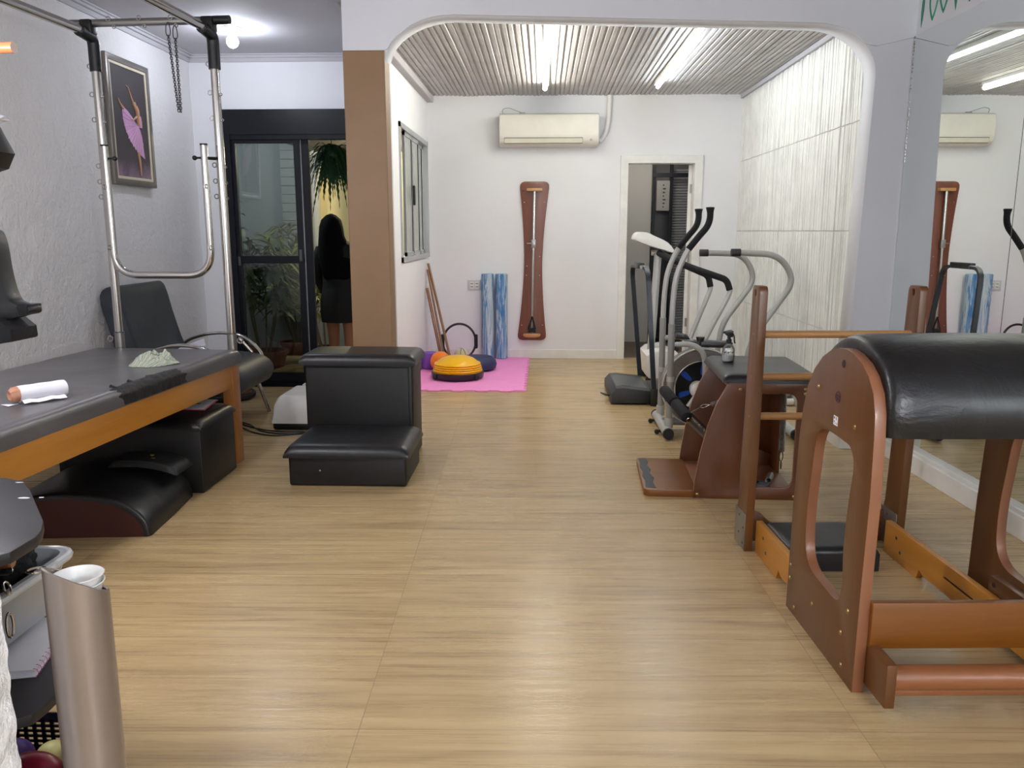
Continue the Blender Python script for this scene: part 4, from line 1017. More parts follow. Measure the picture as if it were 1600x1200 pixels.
# mesh basket with balls
bk = thing('mesh_basket', 'black perforated basket on the bottom shelf holding small balls', 'basket', (-1.25, 1.7, 0.025))
kb = MB()
def wallgrid(p, q, z0_, z1_, n):
    p, q = Vector(p), Vector(q); d = (q - p).normalized(); L_ = (q - p).length; nn = Vector((-d.y, d.x, 0)) * 0.002
    def bar(a, b2, c, d2):
        v = [p + d * a, p + d * b2]; kb.solid_grid(1, 1, lambda u, w: p + d * (a + (b2 - a) * u) + nn + Vector((0, 0, c + (d2 - c) * w)), lambda u, w: p + d * (a + (b2 - a) * u) - nn + Vector((0, 0, c + (d2 - c) * w)))
    bar(0, L_, z1_ - 0.028, z1_); 
    k = 0; z = z1_ - 0.028
    while z > z0_ + 0.005:
        bar(0, L_, z - 0.014, z - 0.007) ; z -= 0.0145
    m_ = int(L_ / 0.022)
    for i in range(m_ + 1): bar(max(0, i * L_ / m_ - 0.005), min(L_, i * L_ / m_ + 0.005), z0_, z1_ - 0.02)
cs = [(-1.42, 1.52), (-1.09, 1.52), (-1.09, 1.86), (-1.42, 1.86)]
for i in range(4): wallgrid((*cs[i], 0), (*cs[(i + 1) % 4], 0), 0.027, 0.165, 10)
kb.box(-1.42, -1.09, 1.52, 1.86, 0.026, 0.030)
obj('mesh_wall', kb, 'black_plastic', bk)
single('exercise_ball', 'shiny dark red ball in the black perforated basket', 'ball', MB().sphere((-1.21, 1.70, 0.095), 0.062, 28, 18, (1.25, 0.9, 1)), plain('red rubber', '#8c1f35', 0.3), 'balls in the basket')
single('exercise_ball', 'small purple ball in the black perforated basket', 'ball', MB().sphere((-1.31, 1.78, 0.085), 0.05), plain('purple rubber', '#44286e', 0.4), 'balls in the basket')
single('exercise_ball', 'pale yellow ball behind the red one in the basket', 'ball', MB().sphere((-1.225, 1.805, 0.075), 0.042), plain('yellow rubber', '#d8cf8a', 0.5), 'balls in the basket')
single('exercise_ball', 'small pink ball at the near corner of the basket', 'ball', MB().sphere((-1.29, 1.60, 0.068), 0.036), plain('pink rubber', '#b8506e', 0.4), 'balls in the basket')
# tube holding plastic cups
ct = thing('cup_dispenser', 'upright grey tube with a slanted cut top holding white plastic cups', 'cup dispenser', (-0.715, 1.15, 0))
cx, cy, cr = -0.712, 1.15, 0.0445
def cutz(a): return 0.856 - 0.0175 * cos(a) - 0.022 * sin(a)
b = MB(); seg = 48; ri_ = []
for (r, zf) in ((cr, lambda a: 0.0), (cr, lambda a: cutz(a) - 0.001), (cr - 0.001, lambda a: cutz(a)), (cr - 0.003, lambda a: cutz(a)), (cr - 0.004, lambda a: cutz(a) - 0.001), (cr - 0.004, lambda a: 0.0)):
    ri_.append([b.bm.verts.new((cx + r * cos(2 * pi * k / seg), cy + r * sin(2 * pi * k / seg), zf(2 * pi * k / seg))) for k in range(seg)])
for A, B in zip(ri_ + [ri_[0]], ri_[1:] + [ri_[0]]):
    if A is B: continue
    for k in range(seg): b.bm.faces.new((A[k], A[(k + 1) % seg], B[(k + 1) % seg], B[k]))
M['tube_grey'] = plain('satin grey tube', '#978d87', 0.3, 0.7)
obj('tube', b, 'tube_grey', ct)
ctop = ct
for k in range(2):
    z = 0.842 - 0.012 * k
    single('plastic_cup', ('topmost white plastic cup in the slanted grey tube', 'second white plastic cup inside the slanted grey tube')[k], 'cup',
           MB().lathe([(.024, z - .07), (.034, z - .004), (.037, z), (.0385, z + .002), (.037, z + .003), (.033, z - .004), (.023, z - .068), (0, z - .068), (0, z - .07), (.024, z - .07)], (cx + 0.002, cy, 0.018), seg=36), 'white_plastic', 'cups in the tube')
# black machine arm at the photographer's side
fa = thing('exercise_bike', 'black metal machine stand with stubby padded arms against the rough wall', 'exercise machine', (-1.95, 2.25, 0))
obj('column', MB().tube([(-1.72, 2.3, 0.02), (-1.72, 2.3, 0.9), (-1.62, 2.25, 1.1)], 0.03, 14), 'black_plastic', fa)
obj('foot', MB().box(-2.0, -1.5, 2.26, 2.34, 0.0, 0.04, 0.01), 'black_plastic', fa)
arm = MB().prism(sm2([(-1.58, 1.38), (-1.50, 1.385), (-1.475, 1.36), (-1.466, 1.26), (-1.452, 1.20), (-1.43, 1.183), (-1.402, 1.180), (-1.400, 1.158), (-1.43, 1.150), (-1.47, 1.140), (-1.60, 1.12)], 5), 'XZ', 2.17, 2.23, (), 0.008)
obj('upper_arm', arm, 'black_plastic', fa)
obj('grip_pad', MB().box(-1.428, -1.399, 2.165, 2.235, 1.157, 1.183, 0.004), 'black_matte', fa)
obj('lower_pad', MB().prism([(-1.62, 1.13), (-1.465, 1.145), (-1.434, 1.118), (-1.432, 1.085), (-1.62, 1.055)], 'XZ', 2.14, 2.26, (), 0.006), 'black_matte', fa)
obj('upright', MB().tube([(-1.62, 2.25, 1.1), (-1.56, 2.22, 1.3), (-1.53, 2.2, 1.5), (-1.50, 2.2, 1.60)], 0.028, 14), 'black_plastic', fa)
obj('head', MB().prism([(-1.60, 1.66), (-1.46, 1.655), (-1.428, 1.585), (-1.45, 1.545), (-1.60, 1.50)], 'XZ', 2.14, 2.24, (), 0.008), 'black_plastic', fa)
single('white_towel', 'scrap of white cloth resting on the head of the black machine stand', 'cloth', lump(-1.475, 2.19, 1.672, .055, .04, .014, 8), 'paper', ctr=(-1.475, 2.19, 1.658))

# ---------------------------------------------------------------- painting on the rough wall
pa = thing('framed_painting', 'framed dark painting of a ballerina in a pink tutu on the rough wall', 'painting', (-2.985, 6.0, 1.7))
y0p, y1p, z0p, z1p = 5.70, 6.32, 1.70, 2.575
fm = MB(); 
fm.prism([(y0p, z0p), (y1p, z0p), (y1p, z1p), (y0p, z1p)], 'YZ', -2.985, -2.952, [[(y0p + .045, z0p + .045), (y0p + .045, z1p - .045), (y1p - .045, z1p - .045), (y1p - .045, z0p + .045)]], 0.008)
obj('frame', fm, plain('bronze grey frame', '#77706a', 0.35, 0.3), pa)
fm = MB().prism([(y0p + .043, z0p + .043), (y1p - .043, z0p + .043), (y1p - .043, z1p - .043), (y0p + .043, z1p - .043)], 'YZ', -2.98, -2.958, [[(y0p + .062, z0p + .062), (y0p + .062, z1p - .062), (y1p - .062, z1p - .062), (y1p - .062, z0p + .062)]], 0.002)
obj('cream_liner', fm, plain('cream liner', '#d9cfb4', 0.5), pa)
m, nt, b_ = nmat('smoky dark canvas'); v = coords(nt); n1 = noise_node(nt, v, 5, 5, 0.6, 1); sx = nt.nodes.new('ShaderNodeSeparateXYZ'); link(nt, v, sx.inputs[0])
mm_ = nt.nodes.new('ShaderNodeMath'); mm_.operation = 'MULTIPLY_ADD'; mm_.inputs[1].default_value = -2.2; mm_.inputs[2].default_value = 0.62
link(nt, sx.outputs['Z'], mm_.inputs[0]); m2_ = nt.nodes.new('ShaderNodeMath'); m2_.operation = 'MULTIPLY'; link(nt, mm_.outputs[0], m2_.inputs[0]); link(nt, n1.outputs['Fac'], m2_.inputs[1])
link(nt, ramp(nt, m2_.outputs[0], [(0.0, srgb('#3e383b')), (0.12, srgb('#4c4246')), (0.26, srgb('#8a7284')), (0.36, srgb('#a98ea6'))]), b_.inputs['Base Color']); b_.inputs['Roughness'].default_value = 0.6
cv = MB().box(-2.978, -2.966, y0p + .05, y1p - .05, z0p + .05, z1p - .05)
obj('canvas', cv, m, pa, smooth=False)
dn = MB()
def P2(pts, h=0.0): dn.prism(pts, 'YZ', -2.9665, -2.9635 + h)
X_ = lambda u, v_: (y0p + 0.062 + (y1p - y0p - 0.124) * u, z1p - 0.062 - (z1p - z0p - 0.124) * v_)
tutu = [X_(*p) for p in ((.30, .36), (.42, .385), (.56, .44), (.67, .50), (.755, .535), (.80, .60), (.82, .70), (.84, .81), (.70, .775), (.55, .72), (.42, .65), (.32, .56), (.27, .47), (.265, .40))]
fig = thing
tt = MB().prism(tutu, 'YZ', -2.9665, -2.9635); obj('painted_tutu', tt, plain('pink tutu paint', '#c795bd', 0.6, var=0.12), pa)
rb = MB()
for k in range(14):
    t = k / 13; e = X_(.27 + .0 * t, .42) ; a = [(.27, .45), (.29, .53), (.33, .59), (.38, .64), (.44, .67), (.50, .71), (.56, .735), (.62, .755), (.68, .775), (.73, .78), (.78, .79), (.80, .74), (.81, .68), (.28, .40)][k]
    s_, q_ = X_(.72, .50), X_(*a); rb.tube([(-2.963, s_[0], s_[1]), (-2.963, q_[0], q_[1])], [0.0008, 0.003], 5)
obj('painted_folds', rb, plain('light pink paint', '#dcb4d2', 0.6), pa)
sk = MB().tube([(-2.964, *X_(*p)) for p in ((.43, .155), (.49, .17), (.55, .24), (.615, .31), (.68, .36))], [.004, .005, .006, .008, .009], 6)
sk.tube([(-2.964, *X_(*p)) for p in ((.68, .42), (.58, .455), (.50, .46), (.545, .475))], [.009, .006, .005, .004], 6)
sk.tube([(-2.964, *X_(*p)) for p in ((.665, .32), (.70, .36), (.715, .46), (.735, .5))], [.014, .018, .017, .015], 8)
sk.tube([(-2.964, *X_(*p)) for p in ((.64, .76), (.675, .85), (.685, .92), (.69, .975))], [.012, .010, .007, .005], 6)
sk.tube([(-2.964, *X_(*p)) for p in ((.30, .375), (.22, .335), (.17, .29))], [.010, .006, .003], 6)
obj('painted_skin', sk, plain('painted skin', '#c89878', 0.6), pa)
obj('painted_hair', MB().sphere((-2.964, *X_(.66, .305)), .017, 12, 8, (.2, 1, 1)), plain('painted hair', '#b58c60', 0.6), pa)
obj('painted_bodice', MB().tube([(-2.963, *X_(*p)) for p in ((.755, .41), (.765, .46), (.755, .52))], [.013, .015, .016], 8), plain('pink bodice', '#c99ac4', 0.6), pa)

# ---------------------------------------------------------------- ceiling bulb in the alcove
lb = thing('ceiling_bulb', 'round white bulb in a plain ceiling socket above the alcove', 'lamp', (-2.28, 6.25, 2.70))
obj('ceiling_rose', MB().lathe([(0, 0), (.07, 0), (.068, -.008), (.05, -.014), (.022, -.02), (0, -.02)], (-2.278, 6.25, 2.84), seg=32), 'white_plastic', lb)
obj('socket', MB().lathe([(0, 0), (.022, 0), (.024, -.035), (.02, -.045), (0, -.045)], (-2.278, 6.25, 2.822), seg=24), 'white_plastic', lb)
obj('bulb', MB().sphere((-2.278, 6.25, 2.742), 0.042, 24, 16, (1, 1, 1.05)), emis('glowing bulb', (0.82, 0.88, 1.0, 1), E_BULB), lb)
# fluorescent tubes in the far room
for i, (xa, ya, xb, yb, col, e, r_, lbl) in enumerate(((0.012, 8.15, 0.035, 5.55, (1.0, 0.965, 0.84, 1), E_TUBE_WARM, 0.022, 'thick warm white fluorescent tube on the corrugated ceiling above the air conditioner'),
        (1.075, 8.12, 1.055, 5.62, (0.88, 0.95, 1.0, 1), E_TUBE_COOL, 0.015, 'thin cool white fluorescent tube on the corrugated ceiling nearer the ribbed wall'))):
    t = thing('tube_light', lbl, 'lamp', ((xa + xb) / 2, (ya + yb) / 2, 2.70), 0, 'ceiling tubes of the far room')
    obj('tube', MB().tube([(xa, ya, 2.715), (xb, yb, 2.715)], r_, 14), emis('glowing tube %d' % i, col, e), t)
    for yy, xx in ((ya + 0.012, xa), (yb - 0.012, xb)): obj('end_cap', MB().tube([(xx, yy - 0.012, 2.715), (xx, yy + 0.012, 2.715)], r_ * 1.08, 14), 'white_plastic', t)
    obj('mounting_rail', MB().box(min(xa, xb) - 0.012, max(xa, xb) + 0.012, min(ya, yb), max(ya, yb), 2.715 + r_, 2.766), 'white_plastic', t)

# ================================================================ LADDER BARREL
def edgeband(mb_obj, axis, mat):
    """give the rim faces of a flat panel the lighter edge-band material"""
    me = mb_obj.data; me.materials.append(M[mat])
    for p in me.polygons:
        if abs(p.normal[axis]) < 0.75: p.material_index = 1
    return mb_obj
LB = thing('ladder_barrel', 'cherry wood ladder barrel with black padded top and three pale rungs', 'exercise barrel', (0.949, 2.283, 0), R(2.6))
BW = WM[LB.name]
def B_(a, b, z): return BW @ Vector((a, b, z))
prof = [(0.02, 0.0), (0.016, 0.335), (0.006, 0.62), (0.012, 0.80), (0.018, 0.864), (0.039, 0.922), (0.079, 0.966), (0.128, 0.996), (0.19, 1.015), (0.248, 1.022), (0.30, 1.018), (0.36, 1.003), (0.425, 0.972), (0.49, 0.920), (0.538, 0.855), (0.57, 0.767), (0.588, 0.66), (0.603, 0.418), (0.608, 0.138), (0.61, 0.0)]
cut = sm2([(0.433, 0.679), (0.40, 0.728), (0.34, 0.742), (0.225, 0.740), (0.16, 0.730), (0.130, 0.679), (0.145, 0.571), (0.157, 0.423), (0.147, 0.311), (0.158, 0.245), (0.20, 0.223), (0.29, 0.226), (0.40, 0.236), (0.457, 0.29), (0.468, 0.419), (0.450, 0.575)], 5)
for a in (0.0, 0.672):
    p = obj('side_panel', MB().prism(prof, 'YZ', a, a + 0.033, [cut], 0.003, 2), 'cherry', LB, local=True, ang=30)
    edgeband(p, 0, 'cherry_edge')
    if a == 0.0:
        for (b, z) in ((0.445, 0.868), (0.145, 0.80), (0.59, 0.12), (0.37, 0.12), (0.59, 0.17), (0.09, 0.23), (0.13, 0.14), (0.11, 0.04), (0.53, 0.03)):
            obj('screw', MB().lathe([(0, -0.0032), (.006, -0.0028), (.009, 0)], (a, b, z), 'X', 14), plain('brass screw', '#a08a5c', 0.3, 0.9), p, local=True)
        obj('hole_cap', MB().lathe([(0, -0.002), (.012, -0.0015), (.0125, 0)], (a, 0.255, 0.975), 'X', 18), 'black_plastic', p, local=True)
        em = MB().torus((-0.0012, 0.28, 0.865), 0.017, 0.0016, 'X', 24, 5)
        for k in range(3): em.torus((-0.0012, 0.28 + (k - 1) * 0.007, 0.863), 0.008, 0.0012, 'X', 14, 5, 0.6, 1)
        obj('emblem', em, plain('dark purple emblem', '#4a2a3a', 0.5), p, local=True)
        obj('sticker', MB().box(-0.0012, 0, 0.268, 0.300, 0.772, 0.802, 0.0), 'paper', p, local=True)
        mk = MB()
        for (y, z, w, h) in ((.290, .792, .006, .007), (.290, .781, .004, .005), (.276, .79, .004, .01), (.271, .776, .003, .006), (.283, .777, .004, .003)): mk.box(-0.0018, -0.001, y, y + w, z, z + h)
        obj('sticker_print', mk, plain('blue print', '#3c4560', 0.5), p, local=True)
# padded half cylinder
def barrel_prof(k):
    base = [(-0.004, 0.80), (-0.012, 0.86), (0.0, 0.925), (0.035, 0.985), (0.085, 1.026), (0.15, 1.052), (0.225, 1.064), (0.30, 1.064), (0.375, 1.045), (0.45, 1.008), (0.52, 0.955), (0.575, 0.88), (0.605, 0.81), (0.605, 0.775)]
    c = Vector((0.295, 0.80)); s = 1.0 - k
    out = [(c.x + (p - c.x) * s, c.y + (q - c.y) * s) for p, q in base]
    out = sm2(out, 4, False)
    return out + [(0.55, 0.785), (0.3, 0.79), (0.05, 0.795)]
bm_ = MB(); rows = []
for a, k in ((0.034, .10), (0.036, .06), (0.042, .035), (0.052, .018), (0.068, .006), (0.10, 0), (0.2, -.004), (0.35, -.006), (0.5, -.004), (0.60, 0), (0.637, .006), (0.653, .018), (0.663, .035), (0.669, .06), (0.671, .10)):
    rows.append([(a, p, q) for p, q in barrel_prof(k)])
skin_rings(bm_, rows)
obj('padding', bm_, 'leather_barrel', LB, local=True, ang=60)
obj('front_beam', MB().box(0.033, 0.672, 0.0, 0.026, 0.155, 0.300, 0.003), 'beam', LB, local=True)
obj('foot_block', MB().box(0.034, 0.064, -0.115, 0.03, 0.03, 0.165, 0.003), 'cherry_y', LB, local=True)
obj('foot_block', MB().box(0.64, 0.671, -0.115, 0.03, 0.03, 0.165, 0.003), 'cherry_y', LB, local=True)
fd = obj('foot_bar', MB().tube([B_(0.064, -0.078, 0.108), B_(0.64, -0.078, 0.108)], 0.036, 24), 'reddowel', LB)
obj('foot_bar_strip', MB().box(0.064, 0.64, -0.09, -0.055, 0.055, 0.082, 0.003), 'reddowel', LB, local=True)
obj('bolt_hole', MB().lathe([(0, 0.0005), (.008, 0), (.008, -.002), (0, -.002)], (0.065, -0.045, 0.10), 'X', 14), 'rubber', LB, local=True)
# base rails with a notch and a slot
railp = [(0.03, 0.03), (0.80, 0.03), (0.83, 0.045), (0.85, 0.0), (1.135, 0.0), (1.135, 0.142), (0.03, 0.152)]
slot = [(0.30, 0.085), (0.66, 0.085), (0.66, 0.096), (0.30, 0.096)]
for a in (0.040, 0.606):
    r_ = obj('base_rail', MB().prism(railp, 'YZ', a, a + 0.027, [slot], 0.002), 'pine', LB, local=True)
    obj('slot_strip', MB().box(a + 0.008, a + 0.019, 0.30, 0.66, 0.084, 0.097), 'rubber', r_, local=True)
    for b in (1.03, 0.99):
        obj('bolt', MB().lathe([(0, -0.001), (.007, -0.001), (.008, 0.001)], (a - 0.0005, b, 0.10 if b > 1 else 0.05), 'X', 12), 'darksteel', r_, local=True)
obj('cleat', MB().box(0.634, 0.6715, 0.06, 0.42, 0.145, 0.205, 0.004), 'cherry_y', LB, local=True)
obj('cleat', MB().box(0.0335, 0.0395, 0.06, 0.42, 0.145, 0.205, 0.002), 'cherry_y', LB, local=True)
for b in (0.39, 0.12): obj('cleat_hole', MB().lathe([(0, 0), (.009, 0), (.009, .002), (0, .002)], (0.6325, b, 0.178), 'X', 14), 'rubber', LB, local=True)
# ladder posts and rungs
postp = [(1.135, 0.0), (1.285, 0.0), (1.285, 0.10), (1.26, 0.20), (1.245, 0.5), (1.215, 1.13)] + arc2(1.1925, 1.13, 0.0225, 0.027, 0, 90, 5) + arc2(1.135, 1.13, 0.022, 0.027, 90, 180, 5) + [(1.118, 0.5)]
hole = [(1.17 + 0.011 * cos(R(t)), 1.128 + 0.015 * sin(R(t))) for t in range(0, 360, 24)]
for a in (-0.006, 0.655):
    p = obj('ladder_post', MB().prism(postp, 'YZ', a, a + 0.034, [hole], 0.004, 2), 'cherry' if a > 0.1 else 'cherry', LB, local=True, ang=30)
    if a < 0.1: edgeband(p, 0, 'cherry_edge') if False else None
    obj('metal_plate', MB().box(a - 0.003, a + 0.0005, 1.137, 1.283, 0.005, 0.165, 0.001), 'steel', p, local=True)
    for (b, z) in ((1.16, .03), (1.22, .06), (1.16, .10), (1.22, .14)): obj('plate_screw', MB().lathe([(0, -.003), (.005, -.002), (.006, 0)], (a - 0.0028, b, z), 'X', 10), 'darksteel', p, local=True)
    for z in (0.955, 0.773, 0.60): obj('screw', MB().lathe([(0, -.002), (.004, -.0015), (.006, 0)], (a, 1.165, z), 'X', 10), plain('brass screw', '#a08a5c', 0.3, 0.9), p, local=True)
for z in (0.953, 0.773, 0.60):
    obj('rung', MB().tube([B_(0.027, 1.165, z), B_(0.656, 1.165, z)], 0.016, 18), 'dowel', LB)
cb2 = sm2([(0.03, 0.0), (0.655, 0.0)], 1, False) + sm2([(0.655, 0.145), (0.60, 0.135), (0.52, 0.075), (0.35, 0.05), (0.17, 0.075), (0.09, 0.135), (0.03, 0.145)], 5, False)
obj('end_board', MB().prism(cb2, 'XZ', 1.255, 1.277, (), 0.002), 'cherry_dark', LB, local=True)
pcm = cushion(0.105, 0.487, 0.915, 1.245, 0.0, 0.10, 0.025, 0.004, 14, 14, 0.002, 6).xf(BW); single('floor_cushion', 'square black vinyl cushion on the floor between the rails of the ladder barrel', 'cushion', pcm, 'leather')

# ================================================================ PEDAL CHAIR
CH = thing('pedal_chair', 'cherry wood exercise chair with black padded seat, spring pedal and low step board', 'exercise chair', (0.80, 4.14, 0), R(-2.5))
CW_ = WM[CH.name]
def K(a, b, z): return CW_ @ Vector((a, b, z))
sp_ = [(-0.003, 0.0), (0.006, 0.10), (0.026, 0.24), (0.058, 0.385), (0.099, 0.505), (0.158, 0.620), (0.566, 0.620), (0.553, 0.3), (0.538, 0.0)]
kc = rrect(0.235, 0.505, 0.064, 0.565, 0.05, 6)
p = obj('side_panel', MB().prism(sp_, 'XZ', 0.0, 0.022, [kc], 0.0015), 'cherry_dark', CH, local=True, ang=30); edgeband(p, 1, 'cherry_edge')
for (a, z) in ((0.215, 0.585), (0.54, 0.59), (0.54, 0.565), (0.02, 0.02), (0.515, 0.02)):
    obj('screw', MB().lathe([(0, -.003), (.007, -.002), (.009, 0)], (a, 0.0, z), 'Y', 12), plain('brass screw', '#a08a5c', 0.3, 0.9), p, local=True)
p = obj('side_panel', MB().prism(sp_, 'XZ', 0.61, 0.632, (), 0.0015), 'cherry_dark', CH, local=True, ang=30); edgeband(p, 1, 'cherry_edge')
obj('seat_board', MB().prism([(0.150, 0.022), (0.560, 0.022), (0.560, 0.61), (0.150, 0.61)], 'XY', 0.598, 0.620, (), 0.002), 'cherry_edge', CH, local=True)
st_ = cushion(0.125, 0.615, -0.012, 0.66, 0.62, 0.662, 0.038, 0.004, 18, 20, 0.003, 9); obj('seat', st_, 'leather', CH, local=True, ang=60)
obj('step_board', MB().prism(rrect(-0.255, 0.02, 0.01, 0.625, 0.03, 5), 'XY', 0.0, 0.038, (), 0.004, 2), 'beam', CH, local=True)
obj('inner_floor', MB().box(0.02, 0.535, 0.022, 0.61, 0.0, 0.03, 0.002), 'cherry_edge', CH, local=True)
gs = [(-0.245, 0.05), (-0.19, 0.035), (-0.20, 0.14), (-0.185, 0.22), (-0.205, 0.30), (-0.19, 0.38), (-0.205, 0.46), (-0.192, 0.54), (-0.205, 0.61), (-0.245, 0.60), (-0.238, 0.5), (-0.248, 0.42), (-0.236, 0.33), (-0.248, 0.25), (-0.238, 0.16)]
obj('grip_strip', MB().prism(gs, 'XY', 0.038, 0.0405), plain('grey worn grip strip', '#55585b', 0.9, bs=200, bstr=0.4), CH, local=True)
obj('brace', MB().prism([(0.30, 0.03), (0.53, 0.03), (0.53, 0.09), (0.30, 0.19)], 'XZ', 0.55, 0.57, (), 0.002), 'cherry_dark', CH, local=True)
obj('rear_board', MB().box(0.515, 0.533, 0.40, 0.61, 0.03, 0.598, 0.002), 'cherry_dark', CH, local=True)
ped = obj('pedal_arm', MB().tube([K(-0.035, 0.19, 0.392), K(0.36, 0.19, 0.035)], 0.016, 4, squash=1.6), 'steel', CH)
for t in (0.10, 0.16, 0.22, 0.28): 
    c_ = K(-0.035 + 0.395 * t * 1.1, 0.19, 0.392 - 0.357 * t * 1.1 + 0.018); obj('eye_hook', MB().torus(c_, 0.012, 0.002, 'Y', 14, 5), 'chrome', ped)
obj('pedal_arm', MB().tube([K(-0.115, 0.46, 0.485), K(0.36, 0.46, 0.035)], 0.014, 4, squash=1.6), 'steel', CH)
bar_ = obj('pedal_bar', MB().tube([K(-0.122, 0.49, 0.488), K(-0.018, 0.145, 0.387)], 0.011, 12), 'chrome', CH)
p0, p1 = K(-0.120, 0.475, 0.486), K(-0.025, 0.17, 0.394); dm = (p1 - p0)
for t0, t1 in ((0, 0.47), (0.51, 1)):
    obj('foam_grip', MB().tube([p0 + dm * t for t in (t0, t0 + .01, t0 + .03, t1 - .03, t1 - .01, t1)], [.024, .030, .032, .032, .030, .024], 20), 'black_matte', bar_)
def spring(b, p, q, r, turns, wr_, n=12):
    p, q = Vector(p), Vector(q); d = (q - p); L_ = d.length; d.normalize(); u_ = d.orthogonal().normalized(); w_ = d.cross(u_)
    b.tube([p + d * L_ * (i / (turns * n)) + (u_ * cos(2 * pi * i / n) + w_ * sin(2 * pi * i / n)) * r for i in range(turns * n + 1)], wr_, 5); return b
sp1 = MB(); spring(sp1, K(0.12, 0.30, 0.44), K(0.42, 0.30, 0.56), 0.011, 40, 0.0022, 10)
sg = obj('spring', sp1, 'steel', CH)
obj('spring_hook', MB().tube(sm([K(0.12, 0.30, 0.44), K(0.08, 0.308, 0.437), K(0.06, 0.30, 0.425), K(0.08, 0.292, 0.425), K(0.11, 0.30, 0.438)], 5), 0.0022, 6).tube([K(0.062, 0.30, 0.427), K(0.0, 0.24, 0.405)], 0.003, 6), 'chrome', sg)
sp2 = MB(); spring(sp2, K(0.508, 0.3, 0.58), K(0.514, 0.3, 0.185), 0.015, 60, 0.0032, 10); s2_ = obj('spring', sp2, 'steel', CH)
obj('spring_hook', MB().torus(K(0.514, 0.3, 0.155), 0.012, 0.003, 'Y', 14, 5, 0.8, 2.2).torus(K(0.516, 0.3, 0.105), 0.010, 0.003, 'X', 14, 5, 0.8, 2.2), 'darksteel', s2_)
for k in range(5):
    obj('spring_ring', MB().torus(K(0.40 + 0.03 * k, 0.34 + 0.02 * (k % 2), 0.545 - 0.012 * (k % 3)), 0.013, 0.0022, 'Y', 14, 5), 'darksteel', CH)
obj('ring_holder', MB().box(0.36, 0.50, 0.36, 0.38, 0.49, 0.58, 0.006), 'steel', CH, local=True)
for k, (a, b) in enumerate(((0.32, 0.14), (0.365, 0.10))):
    single('foam_ring', ('grey foam ring lying inside the pedal chair at the back', 'grey foam ring lying inside the pedal chair by the panel opening')[k], 'ring',
           MB().lathe([(.018, 0), (.045, 0), (.05, .012), (.045, .026), (.018, .026), (.016, .013), (.018, 0)], tuple(K(a, b, 0.0325)), seg=28), plain('grey foam', '#4a4a50', 0.8), 'foam rings in the pedal chair')
ls = MB(); spring(ls, K(0.42, 0.16, 0.055), K(0.455, 0.26, 0.058), 0.015, 18, 0.003, 10)
single('loose_spring', 'short loose steel spring lying inside the pedal chair', 'spring', ls, 'steel')
bo = thing('spray_bottle', 'clear spray bottle half full of white liquid with black trigger on the chair seat', 'bottle', tuple(K(0.218, 0.40, 0.667)))
bc = K(0.218, 0.40, 0.668)
obj('bottle', MB().lathe([(0, 0), (.030, 0), (.034, .004), (.0345, .055), (.033, .072), (.024, .088), (.013, .098), (.012, .108), (0, .108)], tuple(bc), seg=32), glass('clear bottle', (0.95, 0.97, 0.98, 1), 0.10), bo)
obj('liquid', MB().lathe([(0, 0.003), (.029, .003), (.0325, .008), (.033, .038), (0, .038)], tuple(bc), seg=28), 'white_plastic', bo)
lblm = MB()
for k in range(9):
    a = -2.4 + k * 0.2; lblm.box(bc.x + .0348 * cos(a) - .002, bc.x + .0348 * cos(a) + .002, bc.y + .0348 * sin(a) - .001, bc.y + .0348 * sin(a) + .001, bc.z + .048 + .004 * (k % 3), bc.z + .056 + .003 * (k % 2))
obj('printed_label', lblm, 'black_plastic', bo)
tg = MB().lathe([(0, .1), (.015, .1), (.015, .122), (.010, .126), (.010, .14), (0, .14)], tuple(bc), seg=20)
tg.prism([(bc.x - .022, bc.z + .15), (bc.x - .026, bc.z + .168), (bc.x + .010, bc.z + .176), (bc.x + .022, bc.z + .168), (bc.x + .020, bc.z + .135), (bc.x - .004, bc.z + .135)], 'XZ', bc.y - .008, bc.y + .008, (), .002)
tg.tube(sm([bc + Vector(v) for v in ((.018, 0, .158), (.027, 0, .14), (.030, 0, .115), (.034, 0, .10))], 4), .004, 6)
tg.tube([bc + Vector((-.022, 0, .16)), bc + Vector((-.034, 0, .161))], .006, 8)
obj('trigger', tg, 'black_plastic', bo)

# ================================================================ ELLIPTICAL TRAINER
EL = thing('elliptical_trainer', 'grey elliptical trainer with two black swinging handles and a blue and black flywheel', 'exercise machine', (1.25, 5.66, 0))
yn, yf, ym = 5.46, 5.86, 5.66
for x in (0.852, 1.70):
    s_ = obj('floor_tube', MB().tube([(x, 5.37, 0.042), (x, 5.94, 0.042)], 0.034, 20), 'grey_light', EL)
    for y, d in ((5.37, -0.03), (5.94, 0.03)): obj('end_cap', MB().tube([(x, y, 0.042), (x, y + d, 0.042)], 0.0365, 20), 'rubber', s_)
    for y in (5.52, 5.85): obj('wheel', MB().tube([(x - 0.055, y - 0.012, 0.016), (x - 0.055, y + 0.012, 0.016)], 0.016, 12).box(x - 0.06, x, y - 0.004, y + 0.004, 0.012, 0.03), 'rubber', s_)
obj('base_beam', MB().tube([(0.85, ym, 0.06), (1.70, ym, 0.06)], 0.03, 16), 'grey_metal', EL)
